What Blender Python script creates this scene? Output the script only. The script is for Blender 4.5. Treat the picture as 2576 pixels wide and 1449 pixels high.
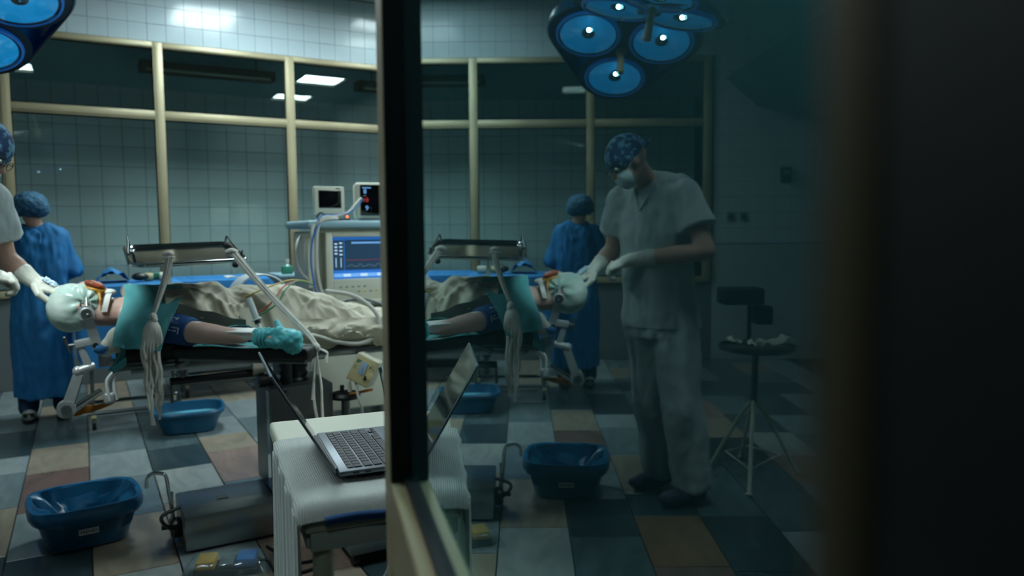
import bpy, bmesh, math, random
from mathutils import Vector, Matrix, noise
random.seed(7)
sc = bpy.context.scene
for o in list(bpy.data.objects): bpy.data.objects.remove(o, do_unlink=True)
COL = sc.collection
V = Vector
PI = math.pi

# ------------------------------------------------------------------ camera, world, light, exposure
cam_d = bpy.data.cameras.new('camera'); cam = bpy.data.objects.new('camera', cam_d); COL.objects.link(cam)
cam_d.sensor_width = 36; cam_d.lens = 26.478; cam_d.clip_start = 0.02; cam_d.clip_end = 60
yaw, pitch, roll = math.radians(29.633), math.radians(4.378), math.radians(-0.456)
cam.matrix_world = (Matrix.Translation((0, 0, 1.3271)) @ Matrix.Rotation(-yaw, 4, 'Z')
                    @ Matrix.Rotation(PI/2 - pitch, 4, 'X') @ Matrix.Rotation(roll, 4, 'Z'))
cam_d.dof.use_dof = True; cam_d.dof.focus_distance = 1.75; cam_d.dof.aperture_fstop = 26.478/7.5
sc.camera = cam
sc.view_settings.view_transform = 'Standard'; sc.view_settings.look = 'None'
sc.view_settings.exposure = 0.2; sc.view_settings.gamma = 1.0; sc.view_settings.use_curve_mapping = False
sc.cycles.use_denoising = True
sc.cycles.max_bounces = 8; sc.cycles.transparent_max_bounces = 12; sc.cycles.glossy_bounces = 5
sc.cycles.caustics_reflective = False; sc.cycles.caustics_refractive = False
sc.cycles.sample_clamp_indirect = 3.0
w = bpy.data.worlds.new('world'); sc.world = w; w.use_nodes = True
w.node_tree.nodes['Background'].inputs[0].default_value = (0.1, 0.3, 0.36, 1)
w.node_tree.nodes['Background'].inputs[1].default_value = 0.05
PANEL_STRENGTH = 48.0
PANEL_COLOR = (0.72, 1.0, 1.0)
SPOT_W = 26.0

# ------------------------------------------------------------------ materials
def lin(c): c /= 255.0; return c/12.92 if c <= .04045 else ((c+.055)/1.055)**2.4
def rgb(t): return (lin(t[0]), lin(t[1]), lin(t[2]), 1)
MATS = {}
def mat(name, c, rough=.5, metal=0, var=None, bump=None, spec=.5, coat=0, emit=None, trans=0, alpha=1, sheen=0, c2=None, stretch=None):
    """var=(scale, amount) colour variation, bump=(scale, strength); c2 second colour mixed by the noise"""
    m = bpy.data.materials.new(name); m.use_nodes = True; nt = m.node_tree; b = nt.nodes['Principled BSDF']
    b.inputs['Base Color'].default_value = rgb(c); b.inputs['Roughness'].default_value = rough
    b.inputs['Metallic'].default_value = metal; b.inputs['Specular IOR Level'].default_value = spec
    b.inputs['Coat Weight'].default_value = coat; b.inputs['Transmission Weight'].default_value = trans
    b.inputs['Alpha'].default_value = alpha; b.inputs['Sheen Weight'].default_value = sheen
    tc = nt.nodes.new('ShaderNodeTexCoord'); mp = nt.nodes.new('ShaderNodeMapping'); nt.links.new(tc.outputs['Object'], mp.inputs[0])
    if stretch: mp.inputs['Scale'].default_value = stretch
    if var or c2:
        s, a = var or (6, .3)
        n = nt.nodes.new('ShaderNodeTexNoise'); n.inputs['Scale'].default_value = s; n.inputs['Detail'].default_value = 5
        nt.links.new(mp.outputs[0], n.inputs['Vector'])
        r = nt.nodes.new('ShaderNodeValToRGB'); e = r.color_ramp.elements
        e[0].position = .32; e[1].position = .68
        if c2: e[0].color = rgb(c); e[1].color = rgb(c2)
        else:
            k0, k1 = 1-a, 1+a*.5
            e[0].color = tuple(min(1, x*k0) for x in rgb(c)[:3])+(1,); e[1].color = tuple(min(1, x*k1) for x in rgb(c)[:3])+(1,)
        nt.links.new(n.outputs['Fac'], r.inputs[0]); nt.links.new(r.outputs[0], b.inputs['Base Color'])
    if bump:
        n2 = nt.nodes.new('ShaderNodeTexNoise'); n2.inputs['Scale'].default_value = bump[0]; n2.inputs['Detail'].default_value = 4
        nt.links.new(mp.outputs[0], n2.inputs['Vector'])
        bp = nt.nodes.new('ShaderNodeBump'); bp.inputs['Strength'].default_value = bump[1]; bp.inputs['Distance'].default_value = .01
        nt.links.new(n2.outputs['Fac'], bp.inputs['Height']); nt.links.new(bp.outputs[0], b.inputs['Normal'])
    if emit:
        b.inputs['Emission Color'].default_value = rgb(emit[0]); b.inputs['Emission Strength'].default_value = emit[1]
    MATS[name] = m; return m

def glass_mat(name, tint, double, dust=0.0, dustcol=(90, 140, 145), rough=0.0, gtint=(.95, 1, 1), ior=1.5):
    """pane: Fresnel mirror over tinted see-through; double = both faces counted on this face"""
    m = bpy.data.materials.new(name); m.use_nodes = True; nt = m.node_tree; nt.nodes.clear()
    N = nt.nodes.new; L = nt.links.new
    out = N('ShaderNodeOutputMaterial'); tr = N('ShaderNodeBsdfTransparent'); tr.inputs[0].default_value = tint+(1,)
    gl = N('ShaderNodeBsdfGlossy'); gl.inputs['Roughness'].default_value = rough; gl.inputs[0].default_value = gtint+(1,)
    geo = N('ShaderNodeNewGeometry'); mx = N('ShaderNodeMix'); mx.data_type = 'FLOAT'
    mx.inputs[2].default_value = ior; mx.inputs[3].default_value = 1/ior
    L(geo.outputs['Backfacing'], mx.inputs[0])
    fr = N('ShaderNodeFresnel'); L(mx.outputs[0], fr.inputs['IOR'])
    fac = fr.outputs[0]
    if double:  # R2 = 2R/(1+R)
        a = N('ShaderNodeMath'); a.operation = 'MULTIPLY'; a.inputs[1].default_value = 2; L(fac, a.inputs[0])
        c = N('ShaderNodeMath'); c.operation = 'ADD'; c.inputs[1].default_value = 1; L(fac, c.inputs[0])
        d = N('ShaderNodeMath'); d.operation = 'DIVIDE'; L(a.outputs[0], d.inputs[0]); L(c.outputs[0], d.inputs[1]); fac = d.outputs[0]
    mix = N('ShaderNodeMixShader'); L(fac, mix.inputs[0]); L(tr.outputs[0], mix.inputs[1]); L(gl.outputs[0], mix.inputs[2])
    res = mix.outputs[0]
    if dust:
        df = N('ShaderNodeBsdfDiffuse'); df.inputs[0].default_value = rgb(dustcol)
        m2 = N('ShaderNodeMixShader'); m2.inputs[0].default_value = dust; L(res, m2.inputs[1]); L(df.outputs[0], m2.inputs[2]); res = m2.outputs[0]
    L(res, out.inputs[0]); MATS[name] = m; return m

tile_w = mat('white glazed tile', (164, 178, 182), .15, var=(1.2, .06), spec=.28)
tile_b = mat('corridor wall tile', (228, 236, 238), .25, var=(1.0, .1))
grout = mat('grout', (92, 100, 100), .9)
grout_d = mat('dark grout', (60, 66, 66), .9)
plaster = mat('painted plaster', (150, 162, 160), .7, var=(2, .08))
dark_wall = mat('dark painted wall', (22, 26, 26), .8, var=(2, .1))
dark_ceil = mat('corridor ceiling paint', (176, 208, 214), .8, var=(1, .1))
alu = mat('champagne anodised aluminium', (152, 142, 112), .45, .25, var=(3, .12), stretch=(1, 1, 1))
alu_d = mat('door aluminium', (168, 150, 116), .45, .4, var=(3, .1))
alu_shade = mat('shaded door aluminium', (72, 62, 38), .5, .3)  # door aluminium darkened, the near stile's shade put into its colour
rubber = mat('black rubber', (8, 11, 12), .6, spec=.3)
win_glass = glass_mat('window glass', (.86, .92, .91), False)
door_glass = glass_mat('door glass', (.50, .72, .74), True, dust=.05, gtint=(.82, .98, 1.0), ior=1.6)
door_glass_b = glass_mat('door glass back', (.9, .95, .95), False)
steel = mat('brushed stainless steel', (150, 156, 156), .3, .95, var=(3, .12), stretch=(1, 12, 1))
steel_d = mat('dull steel', (110, 116, 116), .38, .9, var=(5, .15))
chrome = mat('polished chrome', (205, 210, 210), .12, 1)
alum = mat('cast aluminium', (186, 192, 192), .42, .55, var=(8, .2))
black_pad = mat('black vinyl padding', (9, 10, 11), .5, bump=(30, .05))
black_pl = mat('black plastic', (18, 20, 21), .45)
black_gl = mat('black screen glass', (8, 10, 13), .05, spec=.6)
white_pl = mat('off white plastic', (196, 196, 178), .42, var=(2, .06))
cream_pl = mat('cream plastic panel', (190, 178, 132), .5)
grey_pl = mat('grey plastic', (96, 106, 110), .5)
ltblue_pl = mat('pale blue plastic', (140, 172, 182), .45, var=(2, .05))
blue_tub = mat('blue plastic tub', (20, 86, 120), .35, var=(4, .1))
blue_bag = mat('blue bin liner', (22, 92, 132), .28, bump=(14, .35))
blue_cloth = mat('blue drape fabric', (26, 112, 170), .75, var=(5, .14), bump=(40, .1))
blue_gown = mat('blue gown fabric', (14, 104, 158), .75, var=(4, .16), bump=(50, .1))
navy_cloth = mat('navy cuff fabric', (14, 66, 118), .8, var=(10, .15), bump=(80, .1))
teal_cloth = mat('teal drape fabric', (88, 166, 168), .75, var=(4, .1), bump=(60, .1))
teal_film = mat('teal glove film', (82, 176, 182), .4, var=(9, .15), bump=(20, .3))
beige_cloth = mat('beige sheet cotton', (192, 186, 166), .85, var=(3, .08), bump=(90, .08))
grey_cloth = mat('grey sheet lining', (96, 102, 92), .85)
white_cloth = mat('white cotton', (205, 205, 192), .85, var=(6, .07), bump=(120, .1))
gauze = mat('white gauze tape', (224, 221, 210), .9, var=(30, .2), bump=(200, .25), stretch=(1, 1, .2))
scrub = mat('white scrub cotton', (172, 182, 182), .85, var=(4, .08), bump=(90, .08))
skin = mat('skin', (178, 140, 122), .5, var=(12, .1), spec=.4)
skin_p = mat('pale skin', (196, 164, 150), .42, var=(10, .12), spec=.45)
glove_m = mat('latex glove', (206, 206, 192), .45, var=(14, .08), bump=(40, .12))
cap_m = mat('patterned cap fabric', (10, 46, 84), .8, var=(44, .5), c2=(82, 128, 152))
cr_ = [n for n in cap_m.node_tree.nodes if n.type == 'VALTORGB'][0].color_ramp.elements; cr_[0].position = .50; cr_[1].position = .58
bouffant = mat('bouffant net', (44, 92, 120), .8, var=(40, .35), bump=(60, .4))
hair_m = mat('dark hair', (30, 24, 22), .6)
mask_m = mat('pale mask fabric', (184, 204, 206), .8, var=(8, .06))
wrap_m = mat('wet white head wrap', (206, 216, 208), .3, var=(6, .1), bump=(18, .2), c2=(132, 178, 162))
sponge_m = mat('iodine soaked sponge', (150, 66, 30), .5, var=(22, .35), bump=(50, .2))
iodine = mat('yellow iodine stain', (190, 134, 44), .35, var=(20, .25))
tape_m = mat('white tape', (226, 228, 222), .6)
orange_cl = mat('amber cloth', (176, 112, 30), .7, var=(12, .2))
yellow_m = mat('yellow pedal', (205, 158, 42), .5, var=(8, .08))
blue_m = mat('blue pedal', (38, 110, 178), .45)
clear_bag = glass_mat('clear polythene', (.9, .95, .95), False, dust=.12, dustcol=(170, 190, 190), rough=.15)
navy_met = mat('blue lamp enamel', (16, 66, 104), .25, var=(3, .1), coat=.4)
cable_w = mat('white cable', (188, 188, 178), .5)
cable_k = mat('black cable', (12, 13, 14), .5)
cable_b = mat('blue cable', (40, 110, 180), .5)
cable_r = mat('red lead', (170, 70, 58), .5)
cable_g = mat('green lead', (40, 120, 78), .5)
cable_y = mat('yellow lead', (190, 170, 80), .5)
laptop_m = mat('space grey aluminium', (112, 118, 126), .4, .75)
key_m = mat('black key', (24, 27, 32), .55)
cover_m = mat('white table lacquer', (196, 196, 178), .5, var=(5, .06))
green_m = mat('green print', (30, 110, 86), .6)
dial_m = mat('pale blue dial', (150, 176, 200), .3)
shoe_k = mat('dark blue overshoe', (16, 34, 60), .7, var=(10, .2), bump=(30, .3))
shoe_w = mat('white shoe leather', (170, 172, 168), .5)
panel_e = mat('ceiling light diffuser', (240, 244, 244), .4, emit=((228, 250, 255), PANEL_STRENGTH))
lens_g = None

# towel with raised ribs
def ribbed(name, c):
    m = mat(name, c, .9); nt = m.node_tree; b = nt.nodes['Principled BSDF']
    tc = nt.nodes.new('ShaderNodeTexCoord'); wv = nt.nodes.new('ShaderNodeTexWave')
    wv.wave_type = 'BANDS'; wv.bands_direction = 'X'; wv.inputs['Scale'].default_value = 85; wv.inputs['Distortion'].default_value = .6
    wv.inputs['Detail'].default_value = 1
    mp = nt.nodes.new('ShaderNodeMapping'); mp.inputs['Rotation'].default_value = (0, 0, math.radians(7.2))
    nt.links.new(tc.outputs['Object'], mp.inputs[0]); nt.links.new(mp.outputs[0], wv.inputs['Vector'])
    bp = nt.nodes.new('ShaderNodeBump'); bp.inputs['Strength'].default_value = .4; bp.inputs['Distance'].default_value = .004
    nt.links.new(wv.outputs['Fac'], bp.inputs['Height']); nt.links.new(bp.outputs[0], b.inputs['Normal'])
    return m
towel_m = ribbed('ribbed white towel', (190, 196, 190))

def marble(name, c, vein, amt=.5, scale=3.0):
    m = mat(name, c, .22); nt = m.node_tree; b = nt.nodes['Principled BSDF']; N = nt.nodes.new; L = nt.links.new
    tc = N('ShaderNodeTexCoord'); oi = N('ShaderNodeObjectInfo'); ad = N('ShaderNodeVectorMath'); ad.operation = 'ADD'
    sl = N('ShaderNodeVectorMath'); sl.operation = 'SCALE'; sl.inputs['Scale'].default_value = 40
    cb = N('ShaderNodeCombineXYZ'); L(oi.outputs['Random'], cb.inputs[0]); L(oi.outputs['Random'], cb.inputs[1]); L(cb.outputs[0], sl.inputs[0])
    L(tc.outputs['Object'], ad.inputs[0]); L(sl.outputs[0], ad.inputs[1])
    mp = N('ShaderNodeMapping'); mp.inputs['Rotation'].default_value = (0, 0, .6); mp.inputs['Scale'].default_value = (3.0, 1, 1)
    L(ad.outputs[0], mp.inputs[0])
    n = N('ShaderNodeTexNoise'); n.inputs['Scale'].default_value = scale; n.inputs['Detail'].default_value = 8; n.inputs['Distortion'].default_value = 1.2
    L(mp.outputs[0], n.inputs['Vector'])
    r = N('ShaderNodeValToRGB'); r.color_ramp.elements[0].position = .38; r.color_ramp.elements[1].position = .66
    r.color_ramp.elements[0].color = rgb(c)
    r.color_ramp.elements[1].color = tuple(rgb(c)[i]*(1-amt)+rgb(vein)[i]*amt for i in range(3))+(1,)
    L(n.outputs['Fac'], r.inputs[0]); L(r.outputs[0], b.inputs['Base Color'])
    return m
MB_ = {
 'light': marble('light grey marble', (138, 148, 148), (104, 116, 118)),
 'white': marble('white marble', (156, 160, 154), (118, 124, 122)),
 'beige': marble('beige marble', (148, 136, 116), (112, 106, 98)),
 'pink': marble('pinkish marble', (148, 124, 110), (104, 96, 92)),
 'rose': marble('rose brown marble', (116, 92, 82), (82, 72, 66)),
 'brown': marble('brown marble', (118, 92, 68), (80, 70, 58)),
 'dark': marble('dark slate marble', (44, 58, 62), (68, 82, 84)),
 'teal': marble('grey green marble', (84, 100, 102), (54, 72, 76), .7),
 'grey': marble('mid grey marble', (108, 122, 124), (82, 98, 102)),
}

# ------------------------------------------------------------------ mesh building
class MB:
    def __init__(s, M=None): s.bm = bmesh.new(); s.M = M
    def _new(s, before, M):
        return [v for v in s.bm.verts if v.index == -1]
    def raw(s, verts, faces):
        vs = [s.bm.verts.new(v) for v in verts]
        for f in faces:
            try: s.bm.faces.new([vs[i] for i in f])
            except ValueError: pass
        return vs
    def box(s, c, d, R=None, bevel=0, seg=2, taper=None):
        x, y, z = (k/2 for k in d); c = V(c)
        P = [V((i*x, j*y, k*z)) for k in (-1, 1) for j in (-1, 1) for i in (-1, 1)]
        if taper:
            for p in P:
                if p.z < 0: p.x *= taper[0]; p.y *= taper[1]
        if R is not None: P = [R @ p for p in P]
        vs = s.raw([c+p for p in P], [(0,2,3,1),(4,5,7,6),(0,1,5,4),(2,6,7,3),(0,4,6,2),(1,3,7,5)])
        if bevel:
            es = list({e for v in vs for e in v.link_edges})
            bmesh.ops.bevel(s.bm, geom=es, offset=bevel, segments=seg, profile=.5, affect='EDGES', clamp_overlap=True)
        return s
    def ring(s, c, u, v, r1, r2, n): return [V(c)+u*math.cos(2*PI*i/n)*r1+v*math.sin(2*PI*i/n)*r2 for i in range(n)]
    def loft(s, rings, closed=True, caps=True):
        n = len(rings[0]); idx = []
        for r in rings: idx.append([s.bm.verts.new(p) for p in r])
        for a, b in zip(idx, idx[1:]):
            for i in range(n if closed else n-1):
                j = (i+1) % n
                try: s.bm.faces.new((a[i], a[j], b[j], b[i]))
                except ValueError: pass
        if caps and closed:
            for r, rev in ((idx[0], True), (idx[-1], False)):
                try: s.bm.faces.new(r[::-1] if rev else r)
                except ValueError: pass
        return idx
    def cyl(s, p0, p1, r0, r1=None, n=16):
        p0, p1 = V(p0), V(p1); r1 = r0 if r1 is None else r1
        d = (p1-p0).normalized(); u = d.orthogonal().normalized(); v = d.cross(u)
        s.loft([s.ring(p0, u, v, r0, r0, n), s.ring(p1, u, v, r1, r1, n)]); return s
    def tube(s, pts, r, n=8, smooth=0, closed=False, flat=None):
        P = [V(p) for p in pts]
        if smooth: P = spline(P, smooth, closed)
        rs = r if isinstance(r, (list, tuple)) else None
        rings = []; prev = None; m = len(P)
        for i, p in enumerate(P):
            if closed: t = (P[(i+1) % m]-P[i-1])
            else: t = P[min(i+1, m-1)]-P[max(i-1, 0)]
            t = t.normalized() if t.length > 1e-9 else V((0, 0, 1))
            u = (prev - t*prev.dot(t)) if prev is not None else t.orthogonal()
            if u.length < 1e-6: u = t.orthogonal()
            u.normalize(); prev = u; v = t.cross(u)
            rr = r if rs is None else (rs[0]+(rs[-1]-rs[0])*i/(m-1) if len(rs) == 2 else rs[min(len(rs)-1, int(i/(m-1)*(len(rs)-1)+.5))])
            rings.append(s.ring(p, u, v, rr, rr*(flat or 1), n))
        if closed: rings.append(rings[0]); s.loft(rings, caps=False)
        else: s.loft(rings)
        return s
    def ell(s, c, r, R=None, nu=20, nv=12):
        c = V(c); r = (r, r, r) if not isinstance(r, (tuple, list)) else r
        rings = []
        for j in range(1, nv):
            th = PI*j/nv-PI/2
            rings.append([V((math.cos(th)*math.cos(2*PI*i/nu)*r[0], math.cos(th)*math.sin(2*PI*i/nu)*r[1], math.sin(th)*r[2])) for i in range(nu)])
        if R is not None: rings = [[R @ p for p in q] for q in rings]
        idx = s.loft([[c+p for p in q] for q in rings], caps=False)
        for k, e in ((0, -1), (-1, 1)):
            p = V((0, 0, e*r[2])); p = c+(R @ p if R is not None else p); t = s.bm.verts.new(p); q = idx[k]
            for i in range(nu):
                a, b = q[i], q[(i+1) % nu]
                s.bm.faces.new((b, a, t) if e < 0 else (a, b, t))
        return s
    def cap(s, p0, p1, r0, r1=None):
        r1 = r0 if r1 is None else r1
        s.ell(p0, r0, nu=14, nv=8); s.ell(p1, r1, nu=14, nv=8); s.cyl(p0, p1, r0, r1, 14); return s
    def lathe(s, prof, c, n=24, M=None, cap_ends=True):
        rings = []
        for r, z in prof:
            q = [V((r*math.cos(2*PI*i/n), r*math.sin(2*PI*i/n), z)) for i in range(n)]
            if M is not None: q = [M @ p for p in q]
            rings.append([V(c)+p for p in q])
        s.loft(rings, caps=cap_ends); return s
    def prism(s, poly, h):
        a = [V(p) for p in poly]; h = V(h); s.loft([a, [p+h for p in a]]); return s
    def sheet(s, fn, nu, nv, thick=0):
        g = [[V(fn(i/nu, j/nv)) for i in range(nu+1)] for j in range(nv+1)]
        s.loft(g, closed=False, caps=False)
        return s.solid(thick) if thick else s
    def cut(s, co, no):
        g = s.bm.verts[:]+s.bm.edges[:]+s.bm.faces[:]
        bmesh.ops.bisect_plane(s.bm, geom=g, plane_co=co, plane_no=no, clear_outer=True); return s
    def solid(s, t):
        """give an open sheet real thickness: an offset copy joined along the open edges"""
        bm = s.bm; bmesh.ops.recalc_face_normals(bm, faces=bm.faces); bm.normal_update()
        fs = bm.faces[:]; rim = [e for e in bm.edges if len(e.link_faces) == 1]
        tw = {v: bm.verts.new(v.co-v.normal*t) for v in bm.verts[:] if v.link_faces}
        for f in fs: bm.faces.new([tw[v] for v in reversed(f.verts)])
        for e in rim:
            a, b = e.verts
            try: bm.faces.new((a, b, tw[b], tw[a]))
            except ValueError: pass
        return s
    def mesh(s, name, base, fix=True):
        if s.M is not None: bmesh.ops.transform(s.bm, matrix=s.M, verts=s.bm.verts)
        if fix: bmesh.ops.recalc_face_normals(s.bm, faces=s.bm.faces)
        bmesh.ops.translate(s.bm, vec=-V(base), verts=s.bm.verts)
        me = bpy.data.meshes.new(name); s.bm.to_mesh(me); s.bm.free(); return me
    def build(s, name, m, parent=None, base=(0, 0, 0), angle=40):
        b = BASE[parent.name] if parent else V(base)
        me = s.mesh(name, b); me.shade_smooth(); me.set_sharp_from_angle(angle=math.radians(angle))
        return link(name, me, m, parent, b)
BASE = {}
def link(name, me, m, parent, base):
    o = bpy.data.objects.new(name, me); COL.objects.link(o)
    if m and not me.materials: me.materials.append(m)
    if parent: o.parent = parent
    else: o.location = base
    BASE[o.name] = V(base); return o
def spline(P, k, closed=False):
    out = []; n = len(P)
    for i in range(n if closed else n-1):
        g = lambda j: P[j % n] if closed else P[max(0, min(n-1, j))]
        a, b, c, d = g(i-1), g(i), g(i+1), g(i+2)
        for q in range(k):
            t = q/k
            out.append(.5*((2*b)+(c-a)*t+(2*a-5*b+4*c-d)*t*t+(3*b-a-3*c+d)*t**3))
    if not closed: out.append(P[-1])
    return out
def thing(name, label, cat, loc, group=None):
    o = bpy.data.objects.new(name, None); COL.objects.link(o); o.location = loc; o.empty_display_size = .1
    o['label'] = label; o['category'] = cat
    if group: o['group'] = group
    BASE[o.name] = V(loc); return o
def tag(o, label, cat, group=None):
    o['label'] = label; o['category'] = cat
    if group: o['group'] = group
    return o
def struct(o): o['kind'] = 'structure'; return o
def sempty(name, loc=(0, 0, 0)):
    o = bpy.data.objects.new(name, None); COL.objects.link(o); o.location = loc; o['kind'] = 'structure'; BASE[o.name] = V(loc); return o
def piece(name, me, parent, loc, m=None, rot=None):
    """a copy sharing mesh data, child of parent"""
    o = bpy.data.objects.new(name, me); COL.objects.link(o); o.parent = parent; o.location = V(loc)-BASE[parent.name]
    if rot: o.rotation_euler = rot
    if m is not None:
        o.material_slots[0].link = 'OBJECT'; o.material_slots[0].material = m
    return o
def remesh(mb, name, voxel, m, parent=None, base=(0, 0, 0), smooth=6, disp=None, factor=.5):
    b = BASE[parent.name] if parent else V(base)
    me = mb.mesh('tmp', b)
    t = bpy.data.objects.new('tmp', me); COL.objects.link(t)
    r = t.modifiers.new('r', 'REMESH'); r.mode = 'VOXEL'; r.voxel_size = voxel; r.adaptivity = 0
    if smooth:
        q = t.modifiers.new('s', 'SMOOTH'); q.iterations = smooth; q.factor = factor
    dg = bpy.context.evaluated_depsgraph_get(); dg.update()
    n = bpy.data.meshes.new_from_object(t.evaluated_get(dg))
    bpy.data.objects.remove(t, do_unlink=True); bpy.data.meshes.remove(me)
    if disp:
        nn = [v.normal.copy() for v in n.vertices]
        for v, no in zip(n.vertices, nn): v.co = v.co+no*disp(v.co+b, no)
    n.shade_smooth(); n.name = name; n.materials.clear()
    return link(name, n, m, parent, b)
def nz(p, sx, sy, sz, seed=0): return noise.noise(V((p.x*sx+seed, p.y*sy, p.z*sz)))
def rotz(a): return Matrix.Rotation(a, 3, 'Z')
def frame(x, z):
    """3x3 with local x axis and approx z axis"""
    x = V(x).normalized(); z = V(z); y = z.cross(x).normalized(); z = x.cross(y)
    return Matrix((x, y, z)).transposed()
def text(s, size, R, loc, m, parent, name, depth=.0006):
    c = bpy.data.curves.new('t', 'FONT'); c.body = s; c.size = size; c.extrude = depth; c.align_x = 'CENTER'; c.align_y = 'CENTER'
    t = bpy.data.objects.new('t', c); COL.objects.link(t)
    me = bpy.data.meshes.new_from_object(t.evaluated_get(bpy.context.evaluated_depsgraph_get()))
    bpy.data.objects.remove(t, do_unlink=True)
    M = Matrix.Translation(V(loc)-BASE[parent.name]) @ R.to_4x4(); me.transform(M); me.name = name; me.materials.clear()
    return link(name, me, m, parent, BASE[parent.name])

# ================================================================== SETTING
WY = 7.59; CH = 3.67; XL = -3.2; XR = 4.25; PY = .86   # window wall, ceiling height, side walls, partition
YB = 9.6
# floor and its marble tiles
fl = struct(MB().box((.5, 4.2, -.035), (9.0, 11.6, .045)).build('floor', grout_d))
def tile_mesh(name, dx, dy, dz, bev): return MB().box((0, 0, 0), (dx, dy, dz), bevel=bev, seg=1).mesh(name, (0, 0, 0))
special = {
 -4: [(6.2, 'teal'), (5.31, 'brown'), (4.74, 'dark'), (4.1, 'teal'), (3.37, 'dark'), (2.8, 'dark'), (2.2, 'teal')],
 -3: [(6.0, 'dark'), (5.31, 'light'), (4.95, 'grey'), (4.32, 'beige'), (3.67, 'dark'), (3.37, 'brown'), (2.84, 'rose'), (2.3, 'teal')],
 -2: [(6.3, 'teal'), (5.45, 'beige'), (4.88, 'rose'), (4.2, 'light'), (3.6, 'dark'), (3.14, 'teal'), (2.6, 'grey')],
 -1: [(6.4, 'light'), (5.72, 'grey'), (5.1, 'light'), (4.55, 'grey'), (3.9, 'beige'), (3.24, 'white'), (2.6, 'light')],
 0: [(6.2, 'teal'), (5.6, 'teal'), (5.055, 'dark'), (4.575, 'white'), (4.0, 'beige'), (3.4, 'light'), (2.97, 'beige'), (2.45, 'light')],
 1: [(6.3, 'grey'), (5.7, 'light'), (5.2, 'beige'), (4.81, 'pink'), (4.18, 'grey'), (3.37, 'pink'), (2.85, 'beige')],
 2: [(6.2, 'light'), (5.6, 'grey'), (5.0, 'light'), (4.4, 'grey')],
}
pool = ['light', 'grey', 'beige', 'teal', 'light', 'pink', 'dark', 'white']
TM = {}
for k in range(-9, 10):
    x0 = .287+.309*k
    js = special.get(k)
    if js: top = js[0][0]; ys = list(js)
    else: top = 5.2+random.random()*.5; ys = [(top, random.choice(pool))]
    up = []; y = top
    while y < WY-.05:
        L_ = .46 if k % 3 else .6
        up.insert(0, (min(y+L_, WY), random.choice(pool[:4]))); y += L_
    ys = up+ys; y = ys[-1][0]-.5
    while y > .95: ys.append((y, random.choice(pool))); y -= .5
    for (ya, c), nx in zip(ys, ys[1:]+[(.75, None)]):
        yb = nx[0]; ln = round(ya-yb, 3)
        if ln < .04: continue
        if ln not in TM:
            TM[ln] = tile_mesh('floor_tile', .303, ln-.006, .012, .0015); TM[ln].materials.append(MB_['grey'])
        piece('tile', TM[ln], fl, (x0+.1545, (ya+yb)/2, -.0075+random.uniform(-.0004, .0004)), MB_[c], (random.uniform(-.0015, .0015), random.uniform(-.0015, .0015), 0))

# window wall: masonry bodies and glazed tiles
wb = sempty('wall_back', (0, WY, 0))
b = MB(); b.box(((XL+XR)/2, WY+.075, (3.035+CH)/2), (XR-XL, .15, CH-3.035)); b.box(((XL-1.715)/2, WY+.075, 3.035/2), (-1.715-XL, .15, 3.035))
b.box(((4.2+XR)/2, WY+.075, 3.035/2), (XR-4.2, .15, 3.035)); b.box(((-1.715+4.2)/2, WY+.075, .40), (5.915, .15, .80))
b.build('wall_body', grout, wb)
tm = tile_mesh('wall_tile', .1525, .008, .1525, .0015); tm.materials.append(tile_w)
def wall_tiles(x0, x1, z0, z1, s, me, parent, y, wob, nm='tile'):
    nx = int((x1-x0)/s+.5); nzr = int((z1-z0)/s+.5)
    for i in range(nx):
        for j in range(nzr):
            piece(nm, me, parent, (x0+s*(i+.5), y+random.uniform(-.0006, .0006), z0+s*(j+.5)), None, (random.uniform(-wob, wob), 0, random.uniform(-wob, wob)))
wall_tiles(-2.98, 4.25, 3.04, 3.66, .155, tm, wb, WY-.003, .006)
wall_tiles(-2.98, -1.74, 1.18, 3.04, .155, tm, wb, WY-.003, .006)
MB().box((-2.36, WY-.003, .585), (1.25, .006, 1.17)).build('plaster_panel', plaster, wb)
# window frame, panes
win = sempty('window_1', (0, WY, 0))
mull = [-1.672, -.507, .660, 1.828, 2.995, 4.16]
ZT, ZM, ZS = 3.003, 2.387, .82
for i, x in enumerate(mull):
    q = MB(); q.box((x, WY+.01, (ZS-.02+ZT+.03)/2), (.082, .09, ZT+.05-ZS), bevel=.004); q.box((x, WY-.036, (ZS+ZT)/2), (.05, .012, ZT-ZS), bevel=.003)
    q.build('mullion', alu, win)
for a, c in zip(mull, mull[1:]):
    xa, xb = a+.041, c-.041; cx, wd = (xa+xb)/2, xb-xa
    q = MB(); q.box((cx, WY+.01, ZM), (wd, .078, .078), bevel=.004); q.box((cx, WY-.031, ZM), (wd, .01, .046), bevel=.003); q.build('transom', alu, win)
    q = MB(); q.box((cx, WY+.01, ZT+.003), (wd, .09, .055), bevel=.004); q.box((cx, WY-.037, ZT-.004), (wd, .012, .028), bevel=.003); q.build('top_rail', alu, win)
    MB().box((cx, WY+.01, ZS), (wd, .09, .06), bevel=.004).build('sill_rail', alu, win)
    for z0, z1 in ((ZS+.03, ZM-.039), (ZM+.039, ZT-.024)):
        MB().box((cx, WY+.015, (z0+z1)/2), (wd, .005, z1-z0)).build('pane', win_glass, win)
        g = MB()
        for zz in (z0+.004, z1-.004): g.box((cx, WY+.004, zz), (wd, .012, .008))
        for xx in (xa+.004, xb-.004): g.box((xx, WY+.004, (z0+z1)/2), (.008, .012, z1-z0-.016))
        g.build('gasket', rubber, win)
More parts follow.
